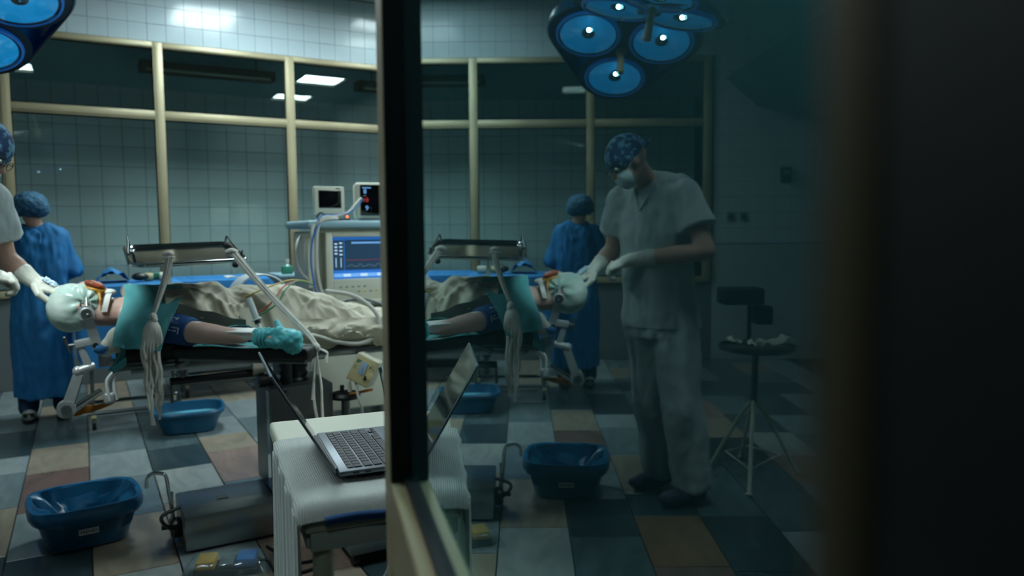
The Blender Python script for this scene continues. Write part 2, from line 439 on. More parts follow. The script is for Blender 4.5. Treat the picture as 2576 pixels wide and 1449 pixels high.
# ceiling, side walls
cl = struct(MB().box((.5, (WY+PY)/2, CH+.03), (8.0, WY-PY+.3, .06)).build('ceiling', plaster))
struct(MB().box((XL-.05, (WY+PY)/2, CH/2), (.1, WY-PY, CH)).build('wall_left', plaster))
struct(MB().box((XR+.05, (WY+PY)/2, CH/2), (.1, WY-PY, CH)).build('wall_right', plaster))
# partition with the doorway the camera looks through
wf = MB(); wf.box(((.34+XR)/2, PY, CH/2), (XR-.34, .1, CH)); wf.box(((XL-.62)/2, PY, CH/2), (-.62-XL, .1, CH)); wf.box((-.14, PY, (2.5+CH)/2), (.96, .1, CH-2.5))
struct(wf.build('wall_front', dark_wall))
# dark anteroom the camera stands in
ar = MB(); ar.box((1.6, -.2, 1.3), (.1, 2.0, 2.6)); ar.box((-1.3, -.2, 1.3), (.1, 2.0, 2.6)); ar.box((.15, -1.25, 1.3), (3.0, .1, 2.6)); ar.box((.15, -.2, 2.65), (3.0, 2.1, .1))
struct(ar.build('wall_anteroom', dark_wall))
# corridor behind the window
cb = sempty('wall_corridor', (0, YB, 0))
c2 = MB(); c2.box((.5, YB+.05, 1.9), (9, .1, 3.8)); c2.build('wall_body', grout_d, cb)
MB().box((.5, YB-.002, 3.33), (9, .006, .72)).build('upper_band', dark_ceil, cb)
MB().box((.5, YB-.002, .37), (9, .006, .74)).build('lower_band', plaster, cb)
tb = tile_mesh('corridor_tile', .218, .008, .218, .0015); tb.materials.append(tile_b)
wall_tiles(-2.0, 3.99, .742, 2.962, .222, tb, cb, YB-.004, .004)
MB().box((.5, YB-.006, 2.965), (9, .012, .012)).build('trim_strip', dark_ceil, cb)
struct(MB().box((.5, (WY+YB)/2+.1, 3.62), (9, YB-WY, .06)).build('ceiling_corridor', dark_ceil))
cs = MB(); cs.box((-3.4, (WY+YB)/2+.1, 1.8), (.1, YB-WY, 3.6)); cs.box((4.45, (WY+YB)/2+.1, 1.8), (.1, YB-WY, 3.6)); struct(cs.build('wall_corridor_ends', dark_ceil))

# open glazed door leaf: its glass mirrors the room
nR = V((.96482, -.26294, 0)).normalized(); dD = V((.26294, .96482, 0)).normalized()
F0 = nR*.09
def dp(s, t, z): p = F0+dD*s-nR*t; return (p.x, p.y, z)       # s along the leaf, t towards the camera side
RD = Matrix((dD, -nR, V((0, 0, 1)))).transposed()
dr = sempty('door_1', dp(.82, 0, 0))
def dbox(nm, s0, s1, t0, t1, z0, z1, m, bev=.002, par=dr):
    q = MB(); q.box(dp((s0+s1)/2, (t0+t1)/2, (z0+z1)/2), (s1-s0, t1-t0, z1-z0), RD, bevel=bev, seg=1); return q.build(nm, m, par)
T = .021
dbox('hinge_stile', .806, .875, -.024, T, .012, 2.42, alu_d)
dbox('stile_shade_strip', .800, .806, -.024, T-.001, 1.058, 2.33, rubber, 0)  # black strip standing in for shade on the hinge stile's step face
dbox('lock_stile', .083, .0955, -.024, T, .012, 2.42, alu_shade)
dbox('edge_shade', -.03, .083, -.024, T, .012, 2.42, rubber)  # rest of the near stile in black, shade given as colour
dbox('middle_rail', .0955, .806, -.024, T, .958, 1.056, alu_d)
dbox('rail_gasket', .0955, .806, -.007, .007, 1.056, 1.062, rubber, 0)
dbox('top_rail', .0955, .806, -.024, T, 2.33, 2.42, alu_d)
dbox('bottom_rail', .0955, .806, -.024, T, .012, .13, alu_d)
for z0, z1 in ((.13, .958), (1.056, 2.33)):
    q = MB(); q.box(dp(.45075, -.003, (z0+z1)/2), (.711, .006, z1-z0), RD)
    o = q.build('glass_pane', door_glass, dr); o.data.materials.append(door_glass_b)
    for f in o.data.polygons:
        if f.normal.dot(-nR) < .9: f.material_index = 1
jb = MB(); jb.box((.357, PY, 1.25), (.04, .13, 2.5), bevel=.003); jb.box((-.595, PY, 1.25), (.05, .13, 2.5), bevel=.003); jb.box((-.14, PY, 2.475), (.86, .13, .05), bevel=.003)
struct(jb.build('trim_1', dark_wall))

# ================================================================== LIGHTS
def ceiling_light(x, y, label, w_=.6, d_=.6, louvre=True, power=1):
    t = thing('ceiling_light', label, 'ceiling light', (x, y, CH-.04), 'square ceiling light panels')
    f = MB()
    for sx in (-1, 1): f.box((x+sx*(w_/2+.012), y, CH-.025), (.025, d_+.05, .05), bevel=.003)
    for sy in (-1, 1): f.box((x, y+sy*(d_/2+.012), CH-.025), (w_, .025, .05), bevel=.003)
    f.build('frame', white_pl, t)
    MB().box((x, y, CH-.015), (w_, d_, .012)).build('diffuser', panel_e, t)
    if louvre:
        for k in range(4):
            MB().box((x, y-d_/2+d_*(k+.5)/4, CH-.028), (w_-.004, .018, .010)).build('louvre', white_pl, t)
ceiling_light(1.25, 6.3, 'ceiling light panel nearest above the middle of the window wall', .62, .85, False)
ceiling_light(2.92, 6.85, 'louvred ceiling light right beside the window wall at its right end', .42, .40)
ceiling_light(3.1, 6.25 - .2, 'louvred ceiling light second from the window wall on the right', .42, .40)
ceiling_light(3.27, 3.6, 'plain ceiling light panel over the right of the operating table', .62, .68, False)
ceiling_light(3.24, 1.9, 'louvred ceiling light on the right near the partition')
ceiling_light(-.8, 2.62, 'louvred ceiling light on the left near the doorway')

# dim fill light added unseen behind the camera's left shoulder, lifts the table front
al_ = bpy.data.lights.new('anteroom_fill', 'AREA'); al_.energy = 3.0; al_.size = .4; al_.color = (.75, 1, 1)
alo = bpy.data.objects.new('anteroom_fill', al_); COL.objects.link(alo); alo.location = (-.5, -.55, 2.55)
# unseen teal light added right of the open leaf to lift the veil
al2 = bpy.data.lights.new('veil_fill', 'AREA'); al2.energy = 16.0; al2.size = .3; al2.color = (.32, .95, 1)
alo2 = bpy.data.objects.new('veil_fill', al2); COL.objects.link(alo2); alo2.location = (1.35, .42, 2.4)
# ---- surgical lamps
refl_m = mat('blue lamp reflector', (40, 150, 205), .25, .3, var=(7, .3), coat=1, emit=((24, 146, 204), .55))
rim_m = mat('blue lamp rim', (26, 104, 170), .3, coat=.3, emit=((16, 84, 168), .30))  # rim glows by itself in place of light falling on it
shield_m = mat('lamp bulb shield', (26, 44, 52), .35, .5)
bulb_m = mat('lit bulb', (255, 255, 255), .4, emit=((220, 250, 255), 30))
cover_g = glass_mat('lamp cover glass', (.75, .92, 1.0), True)
lampbody = mat('dark lamp body', (18, 46, 62), .4, var=(3, .1), coat=.2)
handle_m = mat('tan lamp handle', (150, 134, 100), .5)
def tri(r_, rad, n=6):
    """rounded triangle; lens corners at two up (y<0 local) and one down (y>0)"""
    P = []
    for a in (90, 210, 330):
        c = V((math.cos(math.radians(a)), math.sin(math.radians(a)), 0))*r_
        for k in range(-n, n+1):
            t = math.radians(a+60*k/n); P.append(c+V((math.cos(t), math.sin(t), 0))*rad)
    return P
def surgical_lamp(loc, t, rl, label, arm_pts, R3=.196, flip=1, scale=1):
    th = thing('surgical_lamp', label, 'surgical lamp', loc, 'ceiling mounted surgical lamps')
    e1 = V((math.cos(rl), 0, math.sin(rl))); e2 = V((0, math.cos(t), -math.sin(t))); e2 = (e2-e1*e2.dot(e1)).normalized()*flip; e1 = e1*flip; nz_ = e1.cross(e2)
    R = Matrix((e1, e2, nz_)).transposed(); M = Matrix.Translation(loc) @ R.to_4x4() @ Matrix.Scale(scale, 4)
    q = MB(M); P = lambda s, z, k=.190: [p+V((0, 0, z)) for p in tri(R3*s, k)]
    q.loft([P(1, 0, .182), P(1, .012, .192), P(1, .05, .188), P(.85, .085, .14), P(.4, .10, .09)], caps=False)
    top = P(.4, .10, .09); c = MB(M); q.raw(top, [tuple(range(len(top)))])
    # face plate with three openings made of ring sectors
    q.build('housing', navy_met, th)
    f = MB(M); f.loft([P(1, .002, .184), P(.99, .006, .178)], caps=False); f.build('face_edge', lampbody, th)
    fp_ = MB(M)
    for a in (90, 210, 330):
        cc = V((math.cos(math.radians(a))*R3, math.sin(math.radians(a))*R3, 0)); fp_.lathe([(.142, .004), (.180, .005)], cc, 40, cap_ends=False)
    hub = R3*.62
    fp_.prism([V((math.cos(math.radians(a))*r_, math.sin(math.radians(a))*r_, .0405)) for a, r_ in ((30, R3*.9), (90, R3*.5), (150, R3*.9), (210, R3*.5), (270, R3*.9), (330, R3*.5))], (0, 0, .004)); fp_.build('face_plate', lampbody, th)
    for a in (90, 210, 330):
        cc = V((math.cos(math.radians(a))*R3, math.sin(math.radians(a))*R3, 0))
        z0 = -.004
        r1 = MB(M); r1.lathe([(.143, .012), (.150, z0), (.148, -.012), (.141, -.016), (.134, -.010), (.134, .012)], cc, 40, cap_ends=False); o = r1.build('lens_rim', rim_m, th)
        r2 = MB(M); r2.lathe([(.136, -.010), (.122, .006), (.095, .020), (.055, .030), (.012, .034)], cc, 40, cap_ends=False); r2.build('reflector', refl_m, o)
        d_ = MB(M); d_.lathe([(.128, -.0085), (.134, -.0125), (.137, -.0125), (.137, -.006)], cc, 40, cap_ends=False); d_.build('lens_gasket', rubber, o)
        s_ = MB(M); s_.lathe([(.03, .006), (.03, -.004), (.022, -.008), (.004, -.0085)], cc, 20, cap_ends=False); s_.build('bulb_shield', shield_m, o); s_ = MB(M); s_.ell(cc+V((.0, -.030*flip, -.004)), .010, None, 12, 8); s_.build('bulb', bulb_m, o)
        g = MB(M); g.lathe([(.133, -.0135), (.10, -.0225), (.06, -.0275), (.02, -.029), (.001, -.029)], cc, 40, cap_ends=False); g.build('cover_glass', cover_g, o)
    h = MB(M); h.cyl((0, 0, .012), (0, 0, -.02), .026, .022, 16); h.cyl((0, 0, -.02), (0, 0, -.12), .015, .018, 16); h.ell((0, 0, -.12), (.018, .018, .010)); h.build('handle', handle_m, th)
    a = MB(); a.tube(arm_pts, .022, 12, smooth=6); a.build('suspension_arm', white_pl, th)
    y_ = MB(M); y_.cyl((0, -.0, .09), (0, 0, .17), .05, .04, 20); y_.build('pivot', white_pl, th)
    return M
M1 = surgical_lamp((-.415, 4.512, 2.378), math.radians(25.8), math.radians(6.5), 'farther blue surgical lamp with three round lenses facing the doorway', [(-.415, 4.58, 2.55), (-.5, 4.6, 2.8), (-.9, 4.3, 2.95), (-1.1, 3.9, 3.2), (-1.1, 3.6, 3.67)], scale=1.25)
M2 = surgical_lamp((-.345, 3.02, 2.20), math.radians(-2), math.radians(10), 'nearer blue surgical lamp seen nearly edge-on above the other lamp', [(-.345, 3.02, 2.32), (-.3, 2.95, 2.6), (-.7, 3.1, 2.9), (-1.05, 3.4, 3.0), (-1.05, 3.45, 3.67)], R3=.15, flip=-1)
tgt = V((-.03, 3.66, 1.02))
for i, a in enumerate((90, 210, 330)):
    p = M2 @ V((math.cos(math.radians(a))*.15, math.sin(math.radians(a))*.15, -.05))
    ld = bpy.data.lights.new('surgical_spot', 'SPOT'); ld.energy = SPOT_W; ld.color = (.86, 1, 1); ld.spot_size = math.radians(26); ld.spot_blend = .7; ld.shadow_soft_size = .06
    lo = bpy.data.objects.new('surgical_spot', ld); COL.objects.link(lo); lo.location = p
    lo.rotation_euler = (tgt-p).to_track_quat('-Z', 'Y').to_euler()

# ---- added dark wedge standing in for a shadow on the far wall, left
vd = thing('wall_shadow_wedge', 'dark sloped wedge standing in for a shadow high at the left of the window wall', 'shadow shape', (-2.6, 7.0, 2.6))
q = MB(); q.prism([(-1.83, 6.9, 2.80), (-3.15, 6.9, 3.66), (-3.15, 6.9, 2.3), (-2.15, 6.9, 2.52)], (0, .6, 0)); q.build('casing', mat('wall shadow tone', (74, 104, 108), .6), vd)
for x, z in ((-1.913, 1.447), (-2.041, 1.446)):
    s_ = thing('wall_socket', 'grey wall socket left of the window, %s of the pair' % ('nearer one' if x > -2 else 'farther one'), 'socket', (x, WY, z-.04))
    MB().box((x, WY-.014, z), (.075, .014, .085), bevel=.004).build('plate', grey_pl, s_)
    MB().cyl((x, WY-.0215, z), (x, WY-.026, z), .02, n=16).build('insert', black_pl, s_)
s_ = thing('wall_phone', 'small dark box fixed high on the wall left of the window', 'box', (-2.45, WY, 1.8))
MB().box((-2.45, WY-.03, 1.86), (.1, .05, .15), bevel=.01).build('casing', black_pl, s_); MB().box((-2.45, WY-.058, 1.88), (.06, .006, .05), bevel=.002).build('cover', grey_pl, s_)
# ---- unlit corridor fittings behind the glass
for x0, x1, lb in ((.62, 2.05, 'long unlit fluorescent batten behind the upper middle window pane'), (3.05, 4.3, 'unlit fluorescent batten behind the upper right window pane')):
    t = thing('fluorescent_batten', lb, 'light fitting', ((x0+x1)/2, 9.2, 3.07))
    MB().box(((x0+x1)/2, 9.25, 3.14), (x1-x0, .22, .11), bevel=.01).build('body', mat('dusty batten', (96, 86, 68), .6), t)
    MB().cyl((x0+.06, 9.14, 3.10), (x1-.06, 9.14, 3.10), .016, n=10).build('tube', white_pl, t)
    for xx in (x0+.2, x1-.2): MB().cyl((xx, 9.25, 3.19), (xx, 9.25, 3.6), .008, n=8).build('hanger', steel_d, t)

# ---- operating table
ot = thing('operating_table', 'steel operating table with black pads carrying the covered patient', 'operating table', (.82, 3.5, 0))
MB().box((.84, 3.475, .082), (1.05, .35, .146), bevel=.006).build('base_box', steel, ot)
MB().box((.84, 3.475, .005), (1.0, .32, .010)).build('base_plinth', black_pl, ot)
MB().box((.49, 3.485, .1572), (.045, .05, .003), RD if 0 else None).build('base_plate', grey_pl, ot)
MB().box((.827, 3.53, .40), (.276, .34, .48), bevel=.004).build('column', steel_d, ot)
MB().box((.688, 3.42, .40), (.003, .06, .44)).build('column_trim', chrome, ot)
q = MB(); q.lathe([(.06, .63), (.066, .645), (.058, .66), (.066, .675), (.058, .69), (.066, .705), (.05, .75)], (.83, 3.53, 0), 20); q.build('bellows', black_pl, ot)
MB().box((.68, 3.72, .775), (1.16, .5, .035), bevel=.006).build('frame', steel_d, ot)
for yy in (3.43, 4.01):
    MB().box((.72, yy, .765), (1.14, .012, .03), bevel=.003).build('side_rail', steel, ot)
for x0, x1 in ((.10, .62), (.63, 1.2), (1.21, 1.95)):
    MB().box(((x0+x1)/2, 3.72, .827-(.035 if x0 > 1.2 else 0)), (x1-x0, .54, .066), Matrix.Rotation(.09 if x0 > 1.2 else 0, 3, 'Y'), bevel=.018, seg=3).build('pad', black_pad if x0 < .9 else mat('blue vinyl padding', (18, 52, 110), .5), ot)
q = MB(); q.cyl((.30, 3.5, .69), (.66, 3.5, .695), .017, n=12); q.build('push_bar', black_pl, ot)
q = MB(); q.cyl((.64, 3.5, .715), (.69, 3.5, .715), .033, n=18); q.build('knob', white_pl, ot)
q = MB(); q.cyl((.35, 3.5, .775), (.35, 3.5, .645), .012, n=10); q.ell((.35, 3.5, .74), (.022, .022, .022)); q.build('bracket_post', steel_d, ot)
q = MB(); q.cyl((.305, 3.5, .69), (.305, 3.5, .60), .007, n=8); q.build('drop_pin', steel_d, ot)
q = MB(); q.cyl((.55, 3.62, .73), (1.0, 3.62, .72), .013, n=10); q.build('tie_bar', steel, ot)
q = MB(); q.cyl((.78, 3.45, .74), (.78, 3.45, .64), .025, n=14); q.cyl((.66, 3.47, .66), (.73, 3.47, .66), .03, n=14); q.build('gearbox', black_pl, ot)
# arm board
ab = thing('arm_board', 'black padded arm board angled out from the operating table under the bare forearm', 'arm board', (.53, 3.25, .79))
d_ = V((.436, -.35, 0)).normalized(); pr = V((-d_.y, d_.x, 0)); Rb = Matrix((d_, pr, V((0, 0, 1)))).transposed(); c0 = V((.53, 3.195, .8335))+pr*.068
MB().box(c0, (.60, .136, .055), Rb, bevel=.016, seg=3).build('pad', black_pad, ab)
MB().box(c0-V((0, 0, .033)), (.56, .10, .012), Rb, bevel=.003).build('support_plate', steel_d, ab)
q = MB(); e_ = c0-d_*.26; q.cyl(e_-V((0, 0, .04)), V((.32, 3.43, .765)), .014, n=10); q.build('rail_clamp', steel_d, ab)
q = MB(); q.sheet(lambda u, v: V(c0)+d_*(-.20+.44*u)+pr*(-.066+.115*v)+V((0, 0, .0285+.003*math.sin(9*u+4*v))), 16, 5, .003)
tag(q.build('table_pad_cover', teal_cloth, base=tuple(c0+V((0, 0, .028)))), 'thin teal paper liner lying on the black arm board', 'cover sheet')
# foot lever of the table base
fp = thing('foot_lever', 'bent chrome foot levers at the left end of the table base box', 'foot lever', (.28, 3.55, 0))
q = MB(); q.tube([(.192, 3.5, .245), (.194, 3.5, .285), (.215, 3.5, .302), (.25, 3.5, .297), (.268, 3.5, .28), (.278, 3.5, .20), (.292, 3.5, .085)], .008, 10, smooth=5); q.build('upper_lever', chrome, fp)
q = MB(); q.tube([(.325, 3.47, .15), (.255, 3.45, .135), (.238, 3.44, .12), (.25, 3.45, .09), (.285, 3.47, .05)], .008, 10, smooth=5); q.build('lower_lever', steel_d, fp)
q = MB(); q.tube([(.29, 3.5, .21), (.284, 3.49, .10), (.288, 3.49, .055)], .006, 8); q.build('link_rod', chrome, fp)
q = MB(); q.box((.295, 3.49, .055), (.04, .10, .06), bevel=.006); q.cyl((.24, 3.47, .07), (.30, 3.47, .07), .012, n=10); q.build('pivot_block', black_pl, fp)
q = MB(); q.tube([(.285, 3.44, .06), (.28, 3.43, .008)], .005, 8); q.build('stop_pin', steel_d, fp)

# ---- instrument tray over the patient with tie straps
it = thing('instrument_tray', 'stainless instrument tray with wire end handles on a post above the patient chest', 'tray', (.38, 3.62, 1.2))
Y0, Y1, X0, X1, TZ = 3.36, 3.86, .170, .605, 1.212
def rr(x0, x1, y0, y1, r, z, n=5):
    P = []
    for cx, cy, a0 in ((x1-r, y1-r, 0), (x0+r, y1-r, 90), (x0+r, y0+r, 180), (x1-r, y0+r, 270)):
        for k in range(n+1):
            a = math.radians(a0+90*k/n); P.append(V((cx+r*math.cos(a), cy+r*math.sin(a), z)))
    return P
slope = lambda P: [p+V((0, 0, (p.y-3.36)*.135+(p.x-.4)*.03)) for p in P]
q = MB(); q.loft([slope(rr(X0, X1, Y0, Y1, .05, TZ)), slope(rr(X0+.012, X1-.012, Y0+.012, Y1-.012, .045, TZ-.004)), slope(rr(X0+.022, X1-.022, Y0+.022, Y1-.022, .04, TZ-.016)), slope(rr(X0+.16, X1-.16, Y0+.16, Y1-.16, .03, TZ-.017))], caps=False)
pl = slope(rr(X0+.16, X1-.16, Y0+.16, Y1-.16, .03, TZ-.017)); q.raw(pl, [tuple(range(len(pl)))]); q.solid(.0015); q.build('pan', mat('mirror steel', (120, 126, 128), .12, 1), it)
q = MB(); q.tube(slope(rr(X0-.006, X1+.006, Y0-.006, Y1+.006, .055, TZ-.008, 6)), .009, 10, closed=True); q.build('support_ring', chrome, it)
for xs, sg in ((X0+.015, -1), (X1-.015, 1)):
    q = MB(); h = .036
    pts = [(xs, Y0+.06, TZ-.005), (xs+sg*.01, Y0+.055, TZ+h), (xs+sg*.022, Y0+.16, TZ+h*.75), (xs+sg*.012, Y1-.16, TZ+h*.75+.045), (xs+sg*.01, Y1-.055, TZ+h+.062), (xs, Y1-.06, TZ+.055)]
    q.tube(pts, .0042, 8, smooth=4); q.build('wire_handle', black_pl, it)
q = MB(); q.cyl((.362, 4.03, .765), (.362, 4.03, 1.255), .010, n=12); q.cyl((.362, 4.03, 1.255), (.362, 3.84, 1.255), .010, n=12); q.build('post', chrome, it)
MB().box((.362, 4.035, .765), (.05, .05, .06), bevel=.006).build('rail_clamp', steel_d, it)
q = MB(); q.ell((.56, Y0-.006, TZ-.022), (.014, .014, .012)); q.build('clamp_knob', black_pl, it)
def ribbon(name, pts, w0, w1, m, parent, th_=.003, facing=V((0, -1, 0)), seed=0):
    P = spline([V(p) for p in pts], 8); q = MB(); rows = []
    n = len(P)
    for i, p in enumerate(P):
        t = (P[min(i+1, n-1)]-P[max(i-1, 0)]).normalized(); s_ = t.cross(facing).normalized(); wd = w0+(w1-w0)*i/(n-1)
        rows.append([p+s_*wd*(k/6-.5)+facing*(.0035*math.sin(k*2.2+seed)+.002*noise.noise(p*30+V((k, 0, seed)))) for k in range(7)])
    q.loft(rows, closed=False, caps=False); q.solid(th_); return q.build(name, m, parent)
def strand(name, p0, L_, parent, seed, r_=.007, sway=.012):
    rnd = random.Random(seed); n = 9
    pts = []
    for i in range(n):
        t = i/(n-1); pts.append(V(p0)+V((sway*(rnd.random()-.5)*2*t+.012*math.sin(3*t+seed), sway*(rnd.random()-.5)*1.5*t, -L_*t)))
    q = MB(); q.tube(pts, [r_*.8, r_], 7, smooth=3, flat=.55); return q.build(name, gauze, parent)
st = thing('tie_strap', 'white tie strap from the tray ending in a long knotted tassel over the teal drape', 'strap', (.25, 3.34, 1.0), 'cotton tie straps on the instrument tray')
q = MB(); q.tube([(.281, 3.352, 1.238), (.300, 3.348, 1.245), (.318, 3.352, 1.24)], .010, 8, smooth=4); q.box((.30, 3.35, 1.228), (.05, .028, .012), bevel=.005); q.build('tray_loop', gauze, st)
ribbon('band', [(.301, 3.345, 1.235), (.285, 3.335, 1.16), (.255, 3.32, 1.07), (.232, 3.30, 1.005)], .024, .012, gauze, st)
ribbon('band', [(.309, 3.343, 1.235), (.294, 3.332, 1.16), (.262, 3.316, 1.07), (.236, 3.297, 1.005)], .02, .010, gauze, st, seed=2)
q = MB(); q.ell((.231, 3.295, .995), (.016, .014, .017)); q.ell((.236, 3.286, .985), (.012, .01, .012)); q.build('knot', gauze, st)
for k in range(13):
    a = (k/12-.5)
    # strand first bows outwards from the knot, then falls
    rnd = random.Random(k+50); Ld = .26+.05*rnd.random() if abs(a) < .3 else .17+.10*rnd.random()
    if 3 < k < 9: Ld += .03
    spl = (.012 if k > 6 else -.010)
    x_off = -.036+.066*(k/12)-.004
    pts = [V((.231, 3.292, .99)), V((.231+x_off*.75, 3.285-.012*math.cos(a*3), .955)), V((.231+x_off, 3.28, .90))]
    for i in range(1, 7):
        t = i/6; pts.append(V((.225+spl*t+x_off*(1-.62*t)+.010*(rnd.random()-.5), 3.285+.012*(rnd.random()-.5), .90-Ld*t)))
    q = MB(); q.tube(pts, [.0058, .0085], 7, smooth=3, flat=.55); q.build('strand', gauze, st)
st2 = thing('tie_strap', 'white tie strap from the tray running down right behind the wrapped hand', 'strap', (.7, 3.1, 1.0), 'cotton tie straps on the instrument tray')
q = MB(); q.tube([(.525, 3.352, 1.243), (.545, 3.346, 1.252), (.567, 3.352, 1.243)], .011, 8, smooth=4); q.build('tray_loop', gauze, st2)
for k in (0, 1):
    ribbon('band', [(.55+.006*k, 3.345, 1.24), (.625+.008*k, 3.29, 1.13), (.715+.008*k, 3.22, 1.01), (.80+.006*k, 3.13, .90), (.822, 3.09, .86)], .026, .016, gauze, st2, seed=k*3)
q = MB(); q.ell((.822, 3.085, .85), (.016, .014, .02)); q.build('knot', gauze, st2)
for k in range(5):
    rnd = random.Random(k+9); L_ = (.29, .21, .31, .08, .06)[k]
    x_ = .822+(k-2)*.006+(.03 if k == 4 else -.025 if k == 3 else 0)
    pts = [V((.822, 3.083, .85))]+[V((x_+.010*(rnd.random()-.5)+(.02*t*(1 if k == 2 else -1 if k == 1 else 0)), 3.08+.01*(rnd.random()-.5), .845-L_*t)) for t in (.25, .5, .75, 1)]
    q = MB(); q.tube(pts, [.006, .009], 7, smooth=4, flat=.55); q.build('strand', gauze, st2)

# ---- head clamp frame
hc = thing('head_clamp', 'jointed aluminium head clamp holding the patient skull at the table end', 'head clamp', (.0, 3.62, .55))
def flat_arm(name, p0, p1, w0, w1, th_, m):
    p0, p1 = V(p0), V(p1); t = (p1-p0).normalized(); s_ = t.cross(V((0, 1, 0))).normalized(); fy = V((0, 1, 0))
    q = MB(); rings = []
    for p, w_ in ((p0, w0), (p1, w1)):
        rings.append([p+s_*w_/2-fy*th_/2, p+s_*w_/2+fy*th_/2, p-s_*w_/2+fy*th_/2, p-s_*w_/2-fy*th_/2])
    q.loft(rings); bmesh.ops.bevel(q.bm, geom=q.bm.edges[:], offset=.004, segments=2, affect='EDGES', clamp_overlap=True); return q.build(name, m, hc)
q = MB(); q.cyl((.001, 3.60, .997), (.001, 3.575, .997), .031, .031, 28); q.cyl((.001, 3.575, .997), (.001, 3.568, .997), .026, .012, 24); q.build('pin_disc', alum, hc); q = MB(); q.cyl((.001, 3.5685, .997), (.001, 3.566, .997), .021, .019, 24); q.ell((.006, 3.566, .992), (.006, .004, .006)); q.build('disc_face', steel, hc)
for dx, up in ((-.022, .05), (.003, .062), (.021, .05)):
    q = MB(); q.cyl((.001+dx, 3.60, 1.015), (.001+dx*.8, 3.625, .997+up), .0048, .0035, 10); q.build('skull_pin', chrome, hc)
flat_arm('upright_arm', (.004, 3.60, .985), (.038, 3.62, .845), .034, .042, .022, alum)
q = MB(); q.cyl((.03, 3.60, .857), (.03, 3.632, .857), .012, n=12); q.build('arm_bolt', black_pl, hc)
q = MB(); q.box((-.005, 3.62, .872), (.085, .03, .034), Matrix.Rotation(-.18, 3, 'Y'), bevel=.005); q.build('clamp_block', alum, hc)
q = MB(); q.cyl((-.047, 3.62, .865), (-.075, 3.62, .862), .006, n=10); q.cyl((-.082, 3.62, .895), (-.063, 3.62, .832), .006, n=10); q.ell((-.082, 3.62, .895), .008); q.build('tightening_handle', steel_d, hc)
flat_arm('link_arm', (-.028, 3.62, .86), (.005, 3.625, .755), .026, .032, .02, alum)
q = MB(); q.cyl((-.045, 3.62, .752), (.022, 3.63, .77), .018, .016, 16); q.ell((-.043, 3.62, .752), (.018, .018, .022)); q.build('swivel_joint', alum, hc)
flat_arm('long_arm', (-.036, 3.62, .745), (-.086, 3.62, .60), .040, .046, .024, alum)
q = MB(); q.cyl((-.089, 3.60, .597), (-.089, 3.645, .597), .036, n=28); q.build('elbow_joint', alum, hc)
q = MB(); q.cyl((-.089, 3.60, .597), (-.089, 3.593, .597), .02, n=22); q.build('elbow_cap', steel, hc)
q = MB(); q.cyl((-.065, 3.62, .592), (.045, 3.625, .66), .016, .014, 16); q.build('reach_arm', chrome, hc)
q = MB(); q.box((.072, 3.625, .625), (.045, .05, .05), bevel=.012, seg=3); q.build('fork_knuckle', alum, hc)
for dx, dy, top in ((0, -.01, .775), (.012, .01, .768), (.026, .0, .735)):
    q = MB(); x_ = .070+dx
    q.tube([(x_+.002, 3.615+dy, .615), (x_-.004, 3.615+dy, .66), (x_-.004, 3.615+dy, .705), (x_+.018, 3.615+dy, .735), (x_+.034, 3.615+dy, .755), (x_+.032, 3.615+dy, top+.006)], .0075, 10, smooth=4); q.build('bent_bar', mat('bright bar', (224, 228, 228), .35, .3) if 'bright bar' not in MATS else MATS['bright bar'], hc)
q = MB(); q.box((.072, 3.645, .785), (.07, .05, .05), bevel=.006); q.cyl((.075, 3.66, .80), (.13, 3.68, .80), .014, n=12); q.build('table_mount', steel_d, hc)
oc = MB(); oc.sheet(lambda u, v: (-.065+.15*u, 3.66+.004*math.sin(8*u), .575+.02*u*u+.045*(v-.5)*(1-.75*u)), 14, 4, .003)
tag(oc.build('amber_cloth', orange_cl, base=(-.02, 3.66, .56)), 'amber stained cloth strip caught below the head clamp elbow', 'cloth')

# ---- blue bin, basin
def tub(name, label, loc, rx, ry, h, rb, rz, liner=True, group=None):
    th = thing(name, label, 'tub', loc, group); c = V(loc); R = Matrix.Rotation(rz, 4, 'Z'); M = Matrix.Translation(c) @ R
    sq = lambda a, b_, z, n=40: [V((a*math.copysign(abs(math.cos(2*PI*i/n))**.52, math.cos(2*PI*i/n)), b_*math.copysign(abs(math.sin(2*PI*i/n))**.52, math.sin(2*PI*i/n)), z)) for i in range(n)]
    q = MB(M)
    ins = [sq(rx*.93, ry*.92, h-.004), sq(rx*.88, ry*.86, h*.6), sq(rx*rb*.97, ry*rb*.96, .012)]
    out = [sq(rx*rb*.9, ry*rb*.9, .0), sq(rx*rb, ry*rb, .006), sq(rx*(rb+(.95-rb)*.55), ry*(rb+(.95-rb)*.55), h*.5), sq(rx*.95, ry*.95, h-.03)]
    q.loft(out+[sq(rx*.97, ry*.97, h-.026)]+ins); q.build('body', blue_tub, th)
    q = MB(M); q.loft([sq(rx*.955, ry*.95, h-.032), sq(rx*1.0, ry*1.0, h-.028), sq(rx*1.015, ry*1.02, h-.012), sq(rx*.99, ry*.99, h), sq(rx*.93, ry*.92, h-.002)], caps=False); q.solid(.002); q.build('rim', blue_tub, th)
    return th, M, sq
th, M, sq = tub('waste_bin', 'blue waste bin with a blue liner and white label, nearest the doorway', (-.04, 3.72, 0), .210, .195, .185, .74, .10)
q = MB(M); nseg = 72
def bagring(k, z, wob, seed):
    P = sq(.215*k, .20*k, z, nseg); return [V((p.x, p.y, z))+V((p.x, p.y, 0))*wob*noise.noise(V((p.x*22+seed, p.y*22, z*6)))+V((0, 0, .5*wob*noise.noise(V((p.x*16, p.y*16, seed)))*.2)) for p in P]
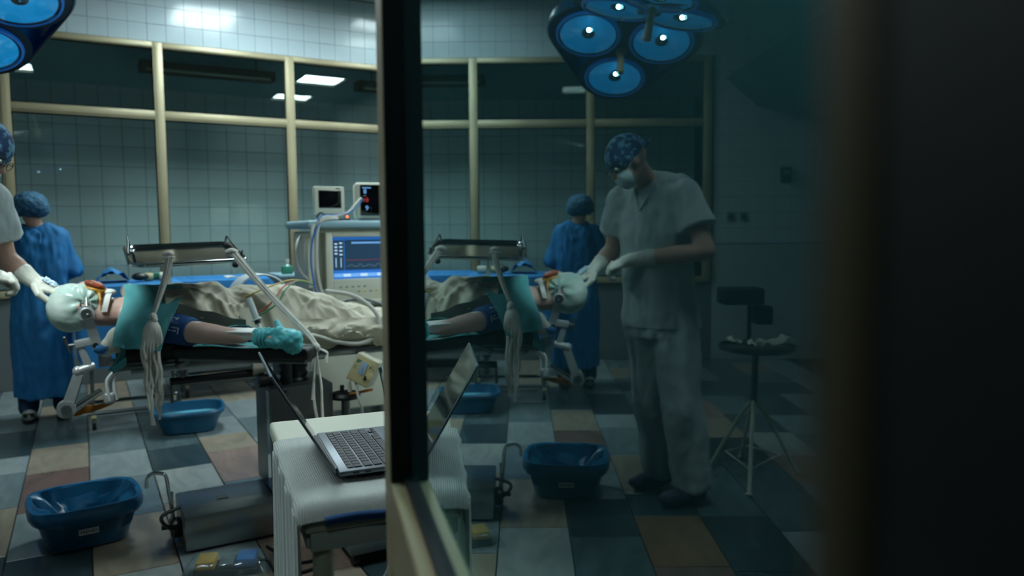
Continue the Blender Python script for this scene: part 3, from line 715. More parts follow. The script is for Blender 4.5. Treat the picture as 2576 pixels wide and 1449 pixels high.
q.loft([bagring(.965, .128, .015, 3), bagring(1.012, .148, .015, 2), bagring(1.03, .172, .012, 1), bagring(1.0, .191, .02, 1), bagring(.92, .189, .06, 1), bagring(.84, .15, .35, 5), bagring(.70, .10, .6, 6), bagring(.45, .06, .7, 7), bagring(.15, .04, .3, 8)], caps=False)
q.solid(.0012); q.build('liner', blue_bag, th)
lb = mat('paper label', (176, 182, 178), .6)
q = MB(M); q.box((-.008, -.182, .088), (.074, .002, .024), Matrix.Rotation(-.28, 3, 'X')); o = q.build('label', lb, th); o['label'] = 'white printed label on the front'
for k in range(7):
    q = MB(M); q.box((-.036+k*.0095, -.1835+.0003*(k % 2), .088), (.006, .001, .009+.003*(k % 3)), Matrix.Rotation(-.28, 3, 'X')); q.build('print', mat('faint print', (90, 100, 104), .7) if 'faint print' not in MATS else MATS['faint print'], o)
th, M, sq = tub('basin', 'blue plastic basin with water standing on the floor beyond the table', (.578, 5.46, 0), .225, .20, .155, .72, -.12)
q = MB(M); s_ = sq(.19, .165, .092); q.raw(s_, [tuple(range(len(s_)))]); q.build('liner_film', mat('pale teal film', (90, 170, 190), .25, bump=(18, .5), var=(8, .3)), th)

# ---- foot pedal in a plastic bag
pd = thing('foot_pedal', 'yellow and blue foot pedal in a clear plastic bag on the floor', 'foot pedal', (.44, 3.05, 0))
Rp = rotz(math.radians(-18))
def pb(nm, c, d, m, bev=.006): MB(Matrix.Translation((.44, 3.06, 0)) @ Rp.to_4x4()).box(c, d, None, bevel=bev).build(nm, m, pd)
pb('base', (.0, 0, .012), (.24, .12, .022), black_pl); pb('yellow_treadle', (-.075, .0, .042), (.07, .10, .035), yellow_m); pb('blue_treadle', (.075, .0, .042), (.075, .10, .035), blue_m); pb('guard', (0, .01, .03), (.06, .09, .02), grey_pl)
q = MB(Matrix.Translation((.44, 3.06, 0)) @ Rp.to_4x4())
q.sheet(lambda u, v: ((u-.5)*.33, (v-.5)*.2, .004+.064*max(0, (1-abs(2*u-1)**6))*max(0, (1-abs(2*v-1)**4))+.006*noise.noise(V((u*9, v*7, 1)))), 26, 16); o = q.build('plastic_bag', clear_bag, pd)
q = MB(); q.tube([(.545, 3.04, .02), (.58, 3.0, .03), (.60, 2.93, .008), (.66, 2.88, .006), (.76, 2.9, .006), (.84, 2.98, .006)], .006, 8, smooth=6); q.build('lead', cable_k, pd)

# ---- blue draped instrument tables, far side
def drape_table(name, label, x0, x1, y0, y1, zt, zb, seed, legs, cat='instrument table'):
    th = thing(name, label, cat, ((x0+x1)/2, (y0+y1)/2, 0), 'draped instrument tables')
    q = MB(); n = 84
    def ring(k, z, fl, amp):
        P = []
        for p in rr(x0-k, x1+k, y0-k, y1+k, .05, z, 20):
            a = math.atan2(p.y-(y0+y1)/2, p.x-(x0+x1)/2); wv = amp*noise.noise(V((p.x*9+seed, p.y*9, z*1.5)))
            c = V(((x0+x1)/2, (y0+y1)/2, z)); dv = (p-c); dv.z = 0
            P.append(p+dv.normalized()*wv+V((0, 0, fl*noise.noise(V((p.x*4, p.y*4, seed))))))
        return P
    q.loft([ring(.02, zb, .12, .05), ring(.025, (zb+zt)/2, .03, .04), ring(.02, zt-.06, .0, .018), ring(.012, zt-.012, .0, .006), ring(-.01, zt, .004, 0), ring(-.12, zt+.002, .006, 0)], caps=False)
    c = ring(-.12, zt+.002, .006, 0); q.raw(c, [tuple(range(len(c)))]); q.solid(.003); q.build('drape', blue_cloth, th)
    MB().box(((x0+x1)/2, (y0+y1)/2, zt-.02), (x1-x0-.02, y1-y0-.02, .02)).build('tabletop', steel_d, th)
    for (lx, ly) in ((x0+.05, y0+.06), (x1-.05, y0+.06), (x0+.05, y1-.06), (x1-.05, y1-.06)):
        q = MB(); q.cyl((lx, ly, .1), (lx, ly, zt-.03), .012, n=10); q.build('leg', steel_d, th)
        wc = MB(); wc.cyl((lx-.012, ly, .045), (lx+.012, ly, .045), .043, n=18); o = wc.build('caster', black_pl, th)
        f = MB(); f.box((lx, ly, .085), (.03, .04, .035), bevel=.004); f.build('caster_fork', cream_pl, th)
    for yy in (y0+.06, y1-.06):
        q = MB(); q.cyl((x0+.01, yy, .112), (x1-.01, yy, .112), .014, n=10); q.build('base_tube', steel_d, th)
    return th
drape_table('draped_table', 'blue draped instrument table in front of the nurse, crowded with folded drapes', -.035, .60, 5.70, 6.22, .985, .46, 1, 1)
drape_table('draped_table', 'longer blue draped table by the window wall holding a white paper sheet', .63, 1.36, 6.45, 7.05, .955, .45, 5, 1)
q = MB(); q.sheet(lambda u, v: (.07+.20*u, 5.80+.3*v, .998+.10*math.sin(PI*u)**.6*(1-.3*v)*(.75+.5*noise.noise(V((u*4, v*4, 2))))), 22, 14, .003)
tag(q.build('folded_drape', blue_cloth, base=(.17, 5.95, .99)), 'crumpled blue drape peaked up on the nearer blue table', 'cloth')
q = MB(); q.ell((.34, 5.85, 1.025), (.055, .05, .028), rotz(.3)); tag(q.build('instrument_bundle', black_pl, base=(.34, 5.85, .99)), 'black bundle lying beside the crumpled blue drape', 'bundle')
for i, (x, z, s_, lb) in enumerate(((.395, 1.02, .03, 'beige gauze roll beside the black bundle on the blue table'), (.50, 1.02, .034, 'tan gauze roll behind the tray post on the blue table'))):
    q = MB(); q.cyl((x-s_, 5.88, z), (x+s_, 5.88, z), s_*.95, n=16); bmesh.ops.bevel(q.bm, geom=q.bm.edges[:], offset=.006, segments=2, affect='EDGES', clamp_overlap=True)
    tag(q.build('gauze_roll', cream_pl if i == 0 else white_cloth, base=(x, 5.88, z-s_)), lb, 'gauze roll')
q = MB(); q.box((.445, 5.95, 1.02), (.10, .05, .05), bevel=.012); tag(q.build('green_pack', green_m, base=(.445, 5.95, .99)), 'green cloth pack between the gauze rolls on the blue table', 'cloth')
q = MB(); q.sheet(lambda u, v: (1.02+.12*u, 6.5+.22*v, .962+.004*math.sin(5*u)), 6, 6, .002); tag(q.build('paper_sheet', white_cloth, base=(1.08, 6.6, .96)), 'white paper sheet on the longer blue table', 'paper')
# white plastic hoop cover behind the patient
hp = thing('plastic_hood', 'translucent white plastic hood arched behind the patient abdomen', 'hood', (.86, 4.45, .86))
hood_m = mat('milky plastic', (196, 206, 210), .4)
q = MB()
def hoodf(u, v):
    a = PI*u; return (.865-.155*math.cos(a), 4.36+.24*v, .90+.190*math.sin(a)**.8)
q.sheet(hoodf, 24, 6, .004); q.build('shell', hood_m, hp)
q = MB(); q.tube([hoodf(u/20, 0) for u in range(21)], .006, 8); q.build('front_bead', hood_m, hp)
q = MB(); q.box((.80, 4.352, 1.01), (.07, .006, .012), Matrix.Rotation(-.28, 3, 'Y')); q.build('blue_strip', blue_m, hp)
q = MB(); q.box((.865, 4.48, .895), (.33, .26, .012), bevel=.004); q.cyl((.865, 4.55, .0), (.865, 4.55, .89), .010, n=10); q.build('stand', steel_d, hp)

# ---- anaesthesia machine
am = thing('anaesthesia_machine', 'cream anaesthesia machine with a blue lit screen beyond the patient legs', 'medical machine', (1.65, 5.28, 0))
MB().box((1.66, 5.30, .52), (.66, .56, .84), bevel=.015).build('lower_body', white_pl, am)
MB().box((1.66, 5.30, 1.13), (.66, .50, .40), bevel=.015).build('upper_body', white_pl, am)
MB().box((1.66, 5.28, 1.375), (.74, .62, .055), bevel=.018, seg=3).build('top_shelf', ltblue_pl, am)
MB().box((1.66, 5.04, 1.335), (.62, .06, .03), bevel=.01).build('brow', white_pl, am)
q = MB()
bx0, bx1, bz0, bz1 = 1.415, 1.95, .855, 1.325
def frm(qq, x0, x1, z0, z1, X0_, X1_, Z0_, Z1_, y, t):
    qq.box(((x0+X0_)/2, y, (z0+z1)/2), (X0_-x0, t, z1-z0), bevel=.006); qq.box(((x1+X1_)/2, y, (z0+z1)/2), (x1-X1_, t, z1-z0), bevel=.006)
    qq.box(((X0_+X1_)/2, y, (z1+Z1_)/2), (X1_-X0_, t, z1-Z1_), bevel=.006); qq.box(((X0_+X1_)/2, y, (z0+Z0_)/2), (X1_-X0_, t, Z0_-z0), bevel=.006)
frm(q, bx0, bx1, bz0, bz1, 1.462, 1.90, 1.005, 1.292, 5.03, .06); q.build('screen_bezel', white_pl, am)
E_ = lambda n, c, s: mat(n, c, .4, emit=(c, s))
sb, sd, sl, sw = E_('screen blue', (44, 110, 190), .55), E_('screen dark', (34, 62, 86), .35), E_('screen pale', (110, 165, 220), .6), E_('screen white', (190, 215, 235), .6)
sr, sg = E_('screen red', (190, 60, 66), .5), E_('screen grey trace', (120, 140, 150), .5)
def scr(nm, x0, x1, z0, z1, m, y=5.032, par=None): return MB().box(((x0+x1)/2, y, (z0+z1)/2), (x1-x0, .002, z1-z0)).build(nm, m, par or am)
S_ = scr('screen', 1.462, 1.90, 1.005, 1.292, sb, 5.036)
scr('waveform_field', 1.552, 1.86, 1.065, 1.27, sd, par=S_); scr('gauge_field', 1.472, 1.545, 1.065, 1.268, sd, par=S_); scr('status_bar', 1.60, 1.85, 1.245, 1.257, sl, 5.030, par=S_); scr('soft_key_strip', 1.475, 1.84, 1.018, 1.042, sl, par=S_); scr('footer_bar', 1.462, 1.90, 1.045, 1.058, sb, 5.030, par=S_)
for k in range(6): scr('soft_key', 1.48+k*.06, 1.53+k*.06, 1.021, 1.039, sw if k % 2 else sl, 5.0300, par=S_)
for k in range(4): scr('gauge_mark', 1.482, 1.50, 1.24-k*.022, 1.249-k*.022, sw, 5.030, par=S_); scr('gauge_mark', 1.515, 1.535, 1.245-k*.026, 1.254-k*.026, sw, 5.030, par=S_)
for x in (1.49, 1.525): scr('gauge_bar', x-.002, x+.002, 1.085, 1.15, sw, 5.030, par=S_)
q = MB(); q.tube([(1.56+.28*i/40, 5.029, 1.09+.012*(1 if (i % 9) in (4, 5, 6) else 0)+.003*math.sin(i)) for i in range(41)], .0012, 4); q.build('trace', sg, S_)
q = MB(); q.tube([(1.56, 5.029, 1.132), (1.84, 5.029, 1.134)], .0011, 4); q.build('trace', sr, S_)
BP = MB().box((1.66, 5.02, .932), (.40, .03, .10), bevel=.006).build('button_panel', cream_pl, am)
bmh = tile_mesh('button', .022, .008, .011, .002); bmh.materials.append(grey_pl)
for j in range(2):
    for k in range(7):
        if j == 0 and k > 4: continue
        if j == 1 and k in (1, 2):
            continue
        piece('button', bmh, BP, (1.51+k*.042, 5.003, .952-j*.034), yellow_m if (j == 1 and k in (4, 6)) else None)
MB().box((1.66, 4.99, .845), (.60, .14, .03), bevel=.01).build('work_shelf', white_pl, am)
MB().box((1.70, 5.015, .74), (.40, .02, .14), bevel=.008).build('drawer', white_pl, am)
for x in (1.4, 1.92):
    for yy in (5.1, 5.5): q = MB(); q.cyl((x-.02, yy, .05), (x+.02, yy, .05), .05, n=18); q.build('caster', black_pl, am)
q = MB(); q.box((1.318, 5.1, 1.12), (.03, .12, .34), bevel=.008); q.build('side_panel', white_pl, am)
def hose(nm, pts, r, m, parent, k=8): q = MB(); q.tube(pts, r, 10, smooth=k); return q.build(nm, m, parent)
hose('breathing_hose', [(1.36, 5.0, 1.40), (1.318, 4.97, 1.34), (1.31, 4.96, 1.15), (1.325, 4.96, 1.0), (1.35, 4.95, .88), (1.37, 4.95, .80)], .013, cable_w, am)
hose('breathing_hose', [(1.50, 5.0, 1.415), (1.38, 4.97, 1.40), (1.345, 4.96, 1.30), (1.335, 4.95, 1.1), (1.355, 4.94, .95), (1.40, 4.94, .84)], .012, cable_w, am)
hose('gas_hose', [(1.31, 5.25, 1.30), (1.255, 5.15, 1.22), (1.26, 5.1, 1.08), (1.31, 5.05, 1.0)], .010, cable_w, am)
hose('blue_hose', [(1.37, 4.96, 1.39), (1.315, 4.95, 1.28), (1.30, 4.95, 1.1), (1.335, 4.94, .86)], .006, cable_b, am)
hose('sampling_line', [(1.35, 4.93, .90), (1.42, 4.9, .86), (1.52, 4.9, .87), (1.70, 4.9, .84)], .006, cable_w, am)
hose('sampling_line', [(1.5, 4.9, .865), (1.62, 4.88, .875), (1.74, 4.88, .835), (1.80, 4.88, .80)], .008, grey_pl, am)
m1 = thing('flat_monitor', 'white monitor with a black blank screen on top of the anaesthesia machine', 'monitor', (1.5, 5.25, 1.403))
q = MB(); q.box((1.505, 5.22, 1.545), (.212, .05, .19), bevel=.008); q.build('casing', white_pl, m1); MB().box((1.507, 5.1935, 1.552), (.158, .004, .12), bevel=.001).build('screen', black_gl, m1)
MB().box((1.505, 5.24, 1.428), (.06, .05, .05), bevel=.006).build('stand', grey_pl, m1); MB().box((1.565, 5.1935, 1.627), (.03, .003, .008)).build('badge', grey_pl, m1)
MB().box((1.505, 5.24, 1.41), (.14, .12, .012), bevel=.004).build('foot', grey_pl, m1)
m2 = thing('vital_signs_monitor', 'cream vital signs monitor with coloured numbers beside the blank monitor', 'monitor', (1.83, 5.2, 1.403))
Rm = rotz(math.radians(-12)); M2_ = Matrix.Translation((1.84, 5.2, 1.403)) @ Rm.to_4x4()
q = MB(M2_); q.box((0, .03, .14), (.30, .16, .26), bevel=.025, seg=3); q.build('casing', white_pl, m2)
q = MB(M2_); q.box((.01, -.052, .145), (.25, .01, .215), bevel=.004); S2 = q.build('screen', black_gl, m2)
q = MB(M2_); q.box((.0, .03, .008), (.22, .14, .014), bevel=.004); q.build('foot', grey_pl, m2)
Rt = Rm @ Matrix.Rotation(PI/2, 3, 'X')
for s_, dx, dz, sz, m in (('8', -.082, .205, .045, sl), ('10', -.078, .145, .04, sr), ('9', -.07, .088, .045, sl)):
    text(s_, sz, Rt, M2_ @ V((dx, -.0595, dz)), m, S2, 'reading')
q = MB(M2_); q.box((-.07, -.0585, .232), (.06, .001, .006)); q.build('status_line', sl, S2)
sc_ = thing('scissors', 'dark clip with a small lit orange lamp on the pale blue machine shelf', 'clip', (1.56, 5.02, 1.403))
q = MB(); q.box((1.545, 5.03, 1.41), (.10, .03, .012), rotz(.1), bevel=.004); q.build('body', black_pl, sc_); q = MB(); q.ell((1.568, 5.008, 1.428), .008); q.build('indicator_lamp', E_('indicator', (255, 110, 50), 2.0), sc_); sc_.name = 'battery_clip'; BASE['battery_clip'] = BASE.get('scissors')
cb_ = thing('monitor_cable', 'white and blue monitor cables looping across the machine top', 'cable', (1.55, 5.05, 1.41))
hose('white_cable', [(1.70, 5.1, 1.56), (1.65, 5.07, 1.52), (1.58, 5.04, 1.455), (1.48, 5.0, 1.43), (1.40, 4.97, 1.425), (1.36, 4.955, 1.39)], .007, cable_w, cb_)
hose('blue_cable', [(1.71, 5.1, 1.55), (1.65, 5.06, 1.49), (1.57, 5.03, 1.45), (1.46, 5.0, 1.44), (1.38, 4.97, 1.43), (1.345, 4.955, 1.40)], .004, cable_b, cb_)
hose('black_cable', [(1.42, 5.05, 1.445), (1.385, 5.0, 1.455), (1.36, 4.99, 1.43), (1.365, 4.98, 1.412)], .006, cable_k, cb_)
# bottles and packs on the sill beyond
for i, (x, y_, z, lb, m, h) in enumerate(((1.42, 6.65, .965, 'small white cap bottle behind the patient knees near the window mullion', white_pl, .10),)):
    q = MB(); q.lathe([(.035, z), (.036, z+.06), (.014, z+.085), (.014, z+h)], (x+.12, y_, 0), 16); t = thing('bottle', lb, 'bottle', (x+.12, y_, z)); q.build('body', mat('clear bottle', (120, 160, 160), .2), t)
    q = MB(); q.cyl((x+.12, y_, z+h), (x+.12, y_, z+h+.03), .017, n=14); q.build('cap', white_pl, t)
sd_ = thing('side_cabinet', 'low grey cabinet under the window mullion behind the machine hoses', 'cabinet', (1.6, 6.7, 0))
MB().box((1.68, 6.75, .47), (.46, .42, .94), bevel=.008).build('body', grey_pl, sd_); MB().box((1.68, 6.75, .9525), (.48, .44, .025), bevel=.006).build('top', ltblue_pl, sd_)
MB().box((1.68, 6.532, .5), (.40, .02, .7), bevel=.004).build('door', white_pl, sd_); q = MB(); q.box((1.53, 6.62, 1.0), (.09, .06, .07), bevel=.008); tag(q.build('green_box', green_m, base=(1.53, 6.62, .965)), 'green box on the low cabinet by the mullion', 'box')

# ---- tilted meter box on its cart
ct = thing('equipment_cart', 'white box on a grey wheeled base under the laptop table', 'cart', (1.08, 3.0, 0))
MB().box((1.07, 2.985, .30), (.42, .36, .36), bevel=.008).build('body', white_pl, ct); MB().box((1.07, 2.985, .087), (.42, .36, .066), bevel=.006).build('base', grey_pl, ct)
for x in (.89, 1.25):
    for yy in (2.85, 3.12): q = MB(); q.cyl((x-.013, yy, .028), (x+.013, yy, .028), .028, n=16); q.build('caster', black_pl, ct)
q = MB(); q.cyl((1.17, 3.13, .48), (1.17, 3.28, .70), .014, n=12); q.build('pole', steel_d, ct)
mb_ = thing('meter_box', 'cream tilted meter box with a pale blue dial at the table side', 'meter', (1.1, 3.3, .6))
TL, TR, BR, BL = V((1.058, 3.30, .786)), V((1.15, 3.24, .735)), V((1.103, 3.25, .607)), V((1.005, 3.31, .669))
ax = (TR-TL+BR-BL).normalized(); ay = (TL-BL); ay = (ay-ax*ay.dot(ax)).normalized(); az = ax.cross(ay); RM = Matrix((ax, ay, az)).transposed(); cc = (TL+TR+BR+BL)/4; wd, hd_ = .112, .132
MM = Matrix.Translation(cc) @ RM.to_4x4()
q = MB(MM); q.box((0, 0, -.085), (wd, hd_, .16), bevel=.008, seg=3); q.build('casing', white_pl, mb_)
q = MB(MM); q.box((0, 0, -.003), (wd-.012, hd_-.012, .006), bevel=.001); FPn = q.build('front_panel', cream_pl, mb_)
q = MB(MM); q.box((-.002, .008, .002), (.03, .058, .004), bevel=.001); q.build('dial', dial_m, FPn)
q = MB(MM); q.box((.028, -.027, .003), (.012, .022, .006), bevel=.001); q.build('switch', black_pl, FPn)
q = MB(MM); q.lathe([(.016, 0), (.014, .012), (.004, .013)], (.042, -.012, 0), 18); q.build('knob', cream_pl, FPn)
q = MB(MM); q.lathe([(.004, 0), (.003, .004)], (.026, .026, 0), 10); q.build('socket', black_pl, FPn)
for x, y_, w_, h in ((-.032, .035, .02, .006), (-.036, .026, .012, .008), (-.038, .008, .014, .002), (-.038, .001, .014, .002), (-.038, -.006, .014, .002), (.034, .036, .012, .002), (.042, .024, .012, .002), (.044, .018, .01, .002), (.03, -.046, .008, .003)):
    q = MB(MM); q.box((x, y_, .0006), (w_, h, .001)); q.build('printed_mark', green_m, FPn)
q = MB(MM); q.box((.0, .0, .0045), (.0012, .03, .0012), Matrix.Rotation(.5, 3, 'Z')); q.build('needle', black_pl, FPn)
hose('outlet_tube', [tuple(MM @ V((-.01, -.06, -.03))), (1.055, 3.27, .58), (1.07, 3.27, .53), (1.075, 3.28, .49)], .006, cable_w, mb_)
vl = thing('black_valve', 'black round valve with an amber lever behind the laptop table', 'valve', (1.03, 3.4, .5))
q = MB(); q.lathe([(.03, .545), (.066, .553), (.07, .566), (.06, .58), (.02, .588)], (1.035, 3.4, 0), 24); q.build('wheel', black_pl, vl)
q = MB(); q.cyl((1.02, 3.4, .588), (1.02, 3.4, .615), .010, n=10); q.build('stem', black_pl, vl); q = MB(); q.cyl((1.04, 3.35, .578), (1.15, 3.35, .59), .007, n=8); q.build('lever', orange_cl, vl)
q = MB(); q.cyl((1.035, 3.4, .30), (1.035, 3.4, .55), .02, n=12); q.build('body', steel_d, vl)
q = MB(); q.cyl((1.045, 3.36, .59), (1.042, 3.36, .64), .010, .008, 10); q.build('white_tip', white_pl, vl)
# hanging thin tube by the cart
q = MB(); q.tube([(.93, 2.2, .80), (.84, 2.05, .62), (.80, 2.1, .4), (.76, 2.2, .2), (.74, 2.3, .0055), (.9, 2.5, .0055)], .005, 8, smooth=8)
tag(q.build('thin_tube', mat('clear tubing', (150, 166, 168), .2), base=(.74, 2.3, 0)), 'thin clear tube hanging under the laptop table', 'tube')
q = MB(); q.tube([(.85, 3.1, .006), (.78, 2.98, .006), (.70, 2.97, .006), (.66, 3.05, .006), (.62, 3.2, .006)], .006, 8, smooth=8)
tag(q.build('floor_cable', cable_k, base=(.7, 3.0, 0)), 'black cable lying on the floor beside the wheeled base', 'cable')

# ---- laptop table, towel, laptop
RT = Matrix.Rotation(math.radians(-7.2), 4, 'Z'); ML = Matrix.Translation((.276, 1.137, 0)) @ RT
tb_ = thing('side_table', 'white side table standing just inside the doorway under the laptop', 'table', (.57, 1.4, 0))
q = MB(ML); q.box((.30, .31, .877), (.60, .62, .034), bevel=.008, seg=3); q.build('tabletop', cover_m, tb_)
q = MB(ML)
for c, d in (((.30, .012, .846), (.58, .018, .03)), ((.30, .608, .846), (.58, .018, .03)), ((.014, .31, .846), (.018, .58, .03)), ((.586, .31, .846), (.018, .58, .03))): q.box(c, d, bevel=.003)
q.build('apron', mat('grey painted frame', (186, 194, 186), .45), tb_)
for x in (.032, .568):
    for y_ in (.032, .588): q = MB(ML); q.cyl((x, y_, 0), (x, y_, .84), .0165, n=18); q.build('leg', cover_m, tb_)
q = MB(ML); nu = 60
def towel(u, v):
    # u along the profile: hanging skirt, rounded edge, top ; v along the depth
    s_ = u*1.30; drop = .70
    y_ = -.014+v*.410
    if s_ < drop: x, z = -.012-.010*math.sin(v*9)*(1-s_/drop)-.004*math.sin(v*23), .898-(drop-s_)
    elif s_ < drop+.03: a = (s_-drop)/.03*PI/2; x, z = -.012+.016*(1-math.cos(a))*.9, .898+.012*math.sin(a)
    else: x, z = s_-drop-.03+.004, .910
    if v < .07: z -= .024*(1-v/.07)**2 if s_ > drop else 0
    return (x, y_, z+.0012*noise.noise(V((x*12, y_*12, 0))))
q.sheet(towel, 110, 60, .005)
tag(q.build('towel', towel_m, base=(.57, 1.3, .9)), 'ribbed white towel under the laptop, hanging down the left side of the table', 'towel')
q = MB(ML); q.tube([(.03+.05*k, -.0125+.002*math.sin(k*1.7), .8835+.0015*math.sin(k*2.3)) for k in range(12)], .0075, 10, smooth=3)
tag(q.build('blue_cloth', navy_cloth, base=(.57, 1.12, .885)), 'folded dark blue cloth edge under the towel front', 'cloth')
lp = thing('laptop', 'open grey laptop on the towel with its lid tilted away to the left', 'laptop', (.45, 1.32, .918))
LX, LY0, LY1, LZ = .069, .082, .350, .918
q = MB(ML); q.box((LX+.10, (LY0+LY1)/2, LZ+.0055), (.20, LY1-LY0, .009), bevel=.003, seg=2); q.box((LX+.10, (LY0+LY1)/2, LZ), (.18, .24, .004)); LB = q.build('base', laptop_m, lp)
AL = math.radians(120); RL = Matrix.Rotation(-AL, 4, 'Y')
MLid = ML @ Matrix.Translation((LX-.002, 0, LZ+.008)) @ RL
q = MB(MLid); q.box((.101, (LY0+LY1)/2, .0028), (.198, LY1-LY0, .0045), bevel=.002, seg=2); LL = q.build('lid', laptop_m, lp)
q = MB(MLid); q.box((.103, (LY0+LY1)/2, .0003), (.188, LY1-LY0-.01, .0006)); q.build('screen', black_gl, LL)
q = MB(ML); q.cyl((LX-.001, LY0+.02, LZ+.006), (LX-.001, LY1-.02, LZ+.006), .0045, n=10); q.build('hinge', black_pl, lp)
for y_ in (.028, .048): q = MB(ML); q.box((LX+y_, LY0, LZ+.0055), (.011, .002, .0035), bevel=.001); q.build('port', black_pl, LB)
px = [.021, .0345, .0515, .0685, .0855, .1025]; hx = [.010, .0145, .0145, .0145, .0145, .0145]
KM = {}
def key(x, y0, y1, h):
    k = (round(h, 4), round(y1-y0, 4))
    if k not in KM:
        KM[k] = MB(Matrix.Rotation(math.radians(-7.2), 4, 'Z')).box((0, 0, 0), (h, y1-y0, .0022), bevel=.0006, seg=1).mesh('key', (0, 0, 0)); KM[k].materials.append(key_m)
    piece('key', KM[k], LB, tuple(ML @ V((LX+x, (y0+y1)/2, LZ+.0108))))
ky0, ky1 = LY0+.013, LY1-.013; span = ky1-ky0; g = .0022
rows = [[1]*14, [1]*13+[1.6], [1.6]+[1]*13, [1.9]+[1]*11+[1.9], [2.4]+[1]*10+[2.4], [1, 1, 1, 1.25, 5.2, 1.25, 1, 1, 1, 1]]
for r_, ws in enumerate(rows):
    tot = sum(ws); y_ = ky0
    for i, w_ in enumerate(ws):
        L_ = span*w_/tot; a, b_ = y_+g/2, y_+L_-g/2
        if r_ == 5 and i == 8:
            key(px[r_]-.0036, a, b_, .0066); key(px[r_]+.0042, a, b_, .0066)
        elif r_ == 5 and i in (7, 9): key(px[r_]+.0042, a, b_, .0066)
        else: key(px[r_], a, b_, hx[r_])
        y_ += L_
q = MB(ML); q.box((LX+.155, (LY0+LY1)/2, LZ+.0102), (.07, .11, .0008)); q.build('trackpad', mat('trackpad', (120, 126, 134), .3, .5), LB)

# ---- stand with papers behind the surgeon
sk = thing('dressing_stand', 'round topped stand on thin white legs behind the surgeon', 'stand', (-1.07, 3.92, 0))
tpz = .68
q = MB(); q.lathe([(.19, tpz), (.20, tpz+.008), (.20, tpz+.03), (.192, tpz+.03), (.19, tpz+.012), (.01, tpz+.012)], (-1.07, 3.95, 0), 32); q.build('top_tray', steel_d, sk)
q = MB(); q.cyl((-1.05, 3.93, .40), (-1.06, 3.94, tpz), .018, n=12); q.build('stem', steel_d, sk)
for fx, fy in ((-.94, 3.62), (-.86, 4.08), (-1.30, 3.96), (-1.08, 4.25)):
    q = MB(); q.tube([(-1.05, 3.93, .42), (-1.05+(fx+1.05)*.35, 3.93+(fy-3.93)*.35, .30), (fx, fy, .012)], .010, 8, smooth=5); q.build('leg', white_pl, sk)
    q = MB(); q.ell((fx, fy, .011), (.016, .016, .0105)); q.build('foot', white_pl, sk)
q = MB(); q.tube([(-.975, 3.73, .10), (-.93, 4.02, .11), (-1.08, 4.12, .11), (-1.2, 3.95, .11)], .006, 8, closed=True); q.build('brace', white_pl, sk)
for i, (x, y_, s_, lb) in enumerate(((-.96, 3.86, .13, 'crumpled white paper on the stand, nearer the surgeon'), (-1.13, 3.86, .17, 'crumpled white paper spread on the far half of the stand'))):
    q = MB(); q.sheet(lambda u, v: (x+s_*(u-.5), y_+.12*(v-.5), tpz+.036+.06*abs(noise.noise(V((u*3+i*7, v*3, 4))))+.05*(1-u if i else u)*.6), 14, 10, .002)
    tag(q.build('crumpled_paper', white_cloth, base=(x, y_, tpz+.03)), lb, 'paper')
q = MB(); q.cyl((-1.05, 4.03, tpz+.014), (-1.05, 4.03, .93), .012, n=10); q.box((-1.0, 4.03, .965), (.22, .16, .09), bevel=.012); q.box((-1.12, 4.03, .86), (.09, .1, .1), bevel=.01)
tag(q.build('control_box', black_pl, base=(-1.05, 4.03, tpz+.014)), 'dark control box on a short post above the dressing stand', 'control box')
# ================================================================== PEOPLE
def rot_frame(fwd, up):
    """head frame: local x = face forward, y = left, z = crown"""
    x = V(fwd).normalized(); z = V(up); z = (z-x*z.dot(x)).normalized(); y = z.cross(x); return Matrix((x, y, z)).transposed()
def head_shapes(q, c, R, nose=True, ears=True):
    c = V(c); L_ = lambda *p: c+R @ V(p)
    q.ell(L_(-.012, 0, .030), (.097, .074, .088), R); q.ell(L_(.020, 0, -.030), (.066, .058, .075), R); q.ell(L_(.052, 0, -.085), (.032, .032, .024), R)
    q.ell(L_(.030, .030, -.030), (.05, .030, .035), R, 14, 8); q.ell(L_(.030, -.030, -.030), (.05, .030, .035), R, 14, 8)      # cheeks
    q.ell(L_(.070, 0, .030), (.02, .05, .016), R, 14, 8)                                                                     # brow
    if nose: q.cap(L_(.082, 0, .018), L_(.098, 0, -.022), .010, .014); q.ell(L_(.09, .011, -.026), .010, R, 10, 6); q.ell(L_(.09, -.011, -.026), .010, R, 10, 6)
    q.ell(L_(.078, 0, -.055), (.012, .024, .008), R, 12, 6)
    if ears:
        for s in (1, -1): q.ell(L_(-.005, s*.076, -.002), (.020, .009, .031), R @ Matrix.Rotation(s*.3, 3, 'Z'), 12, 8)
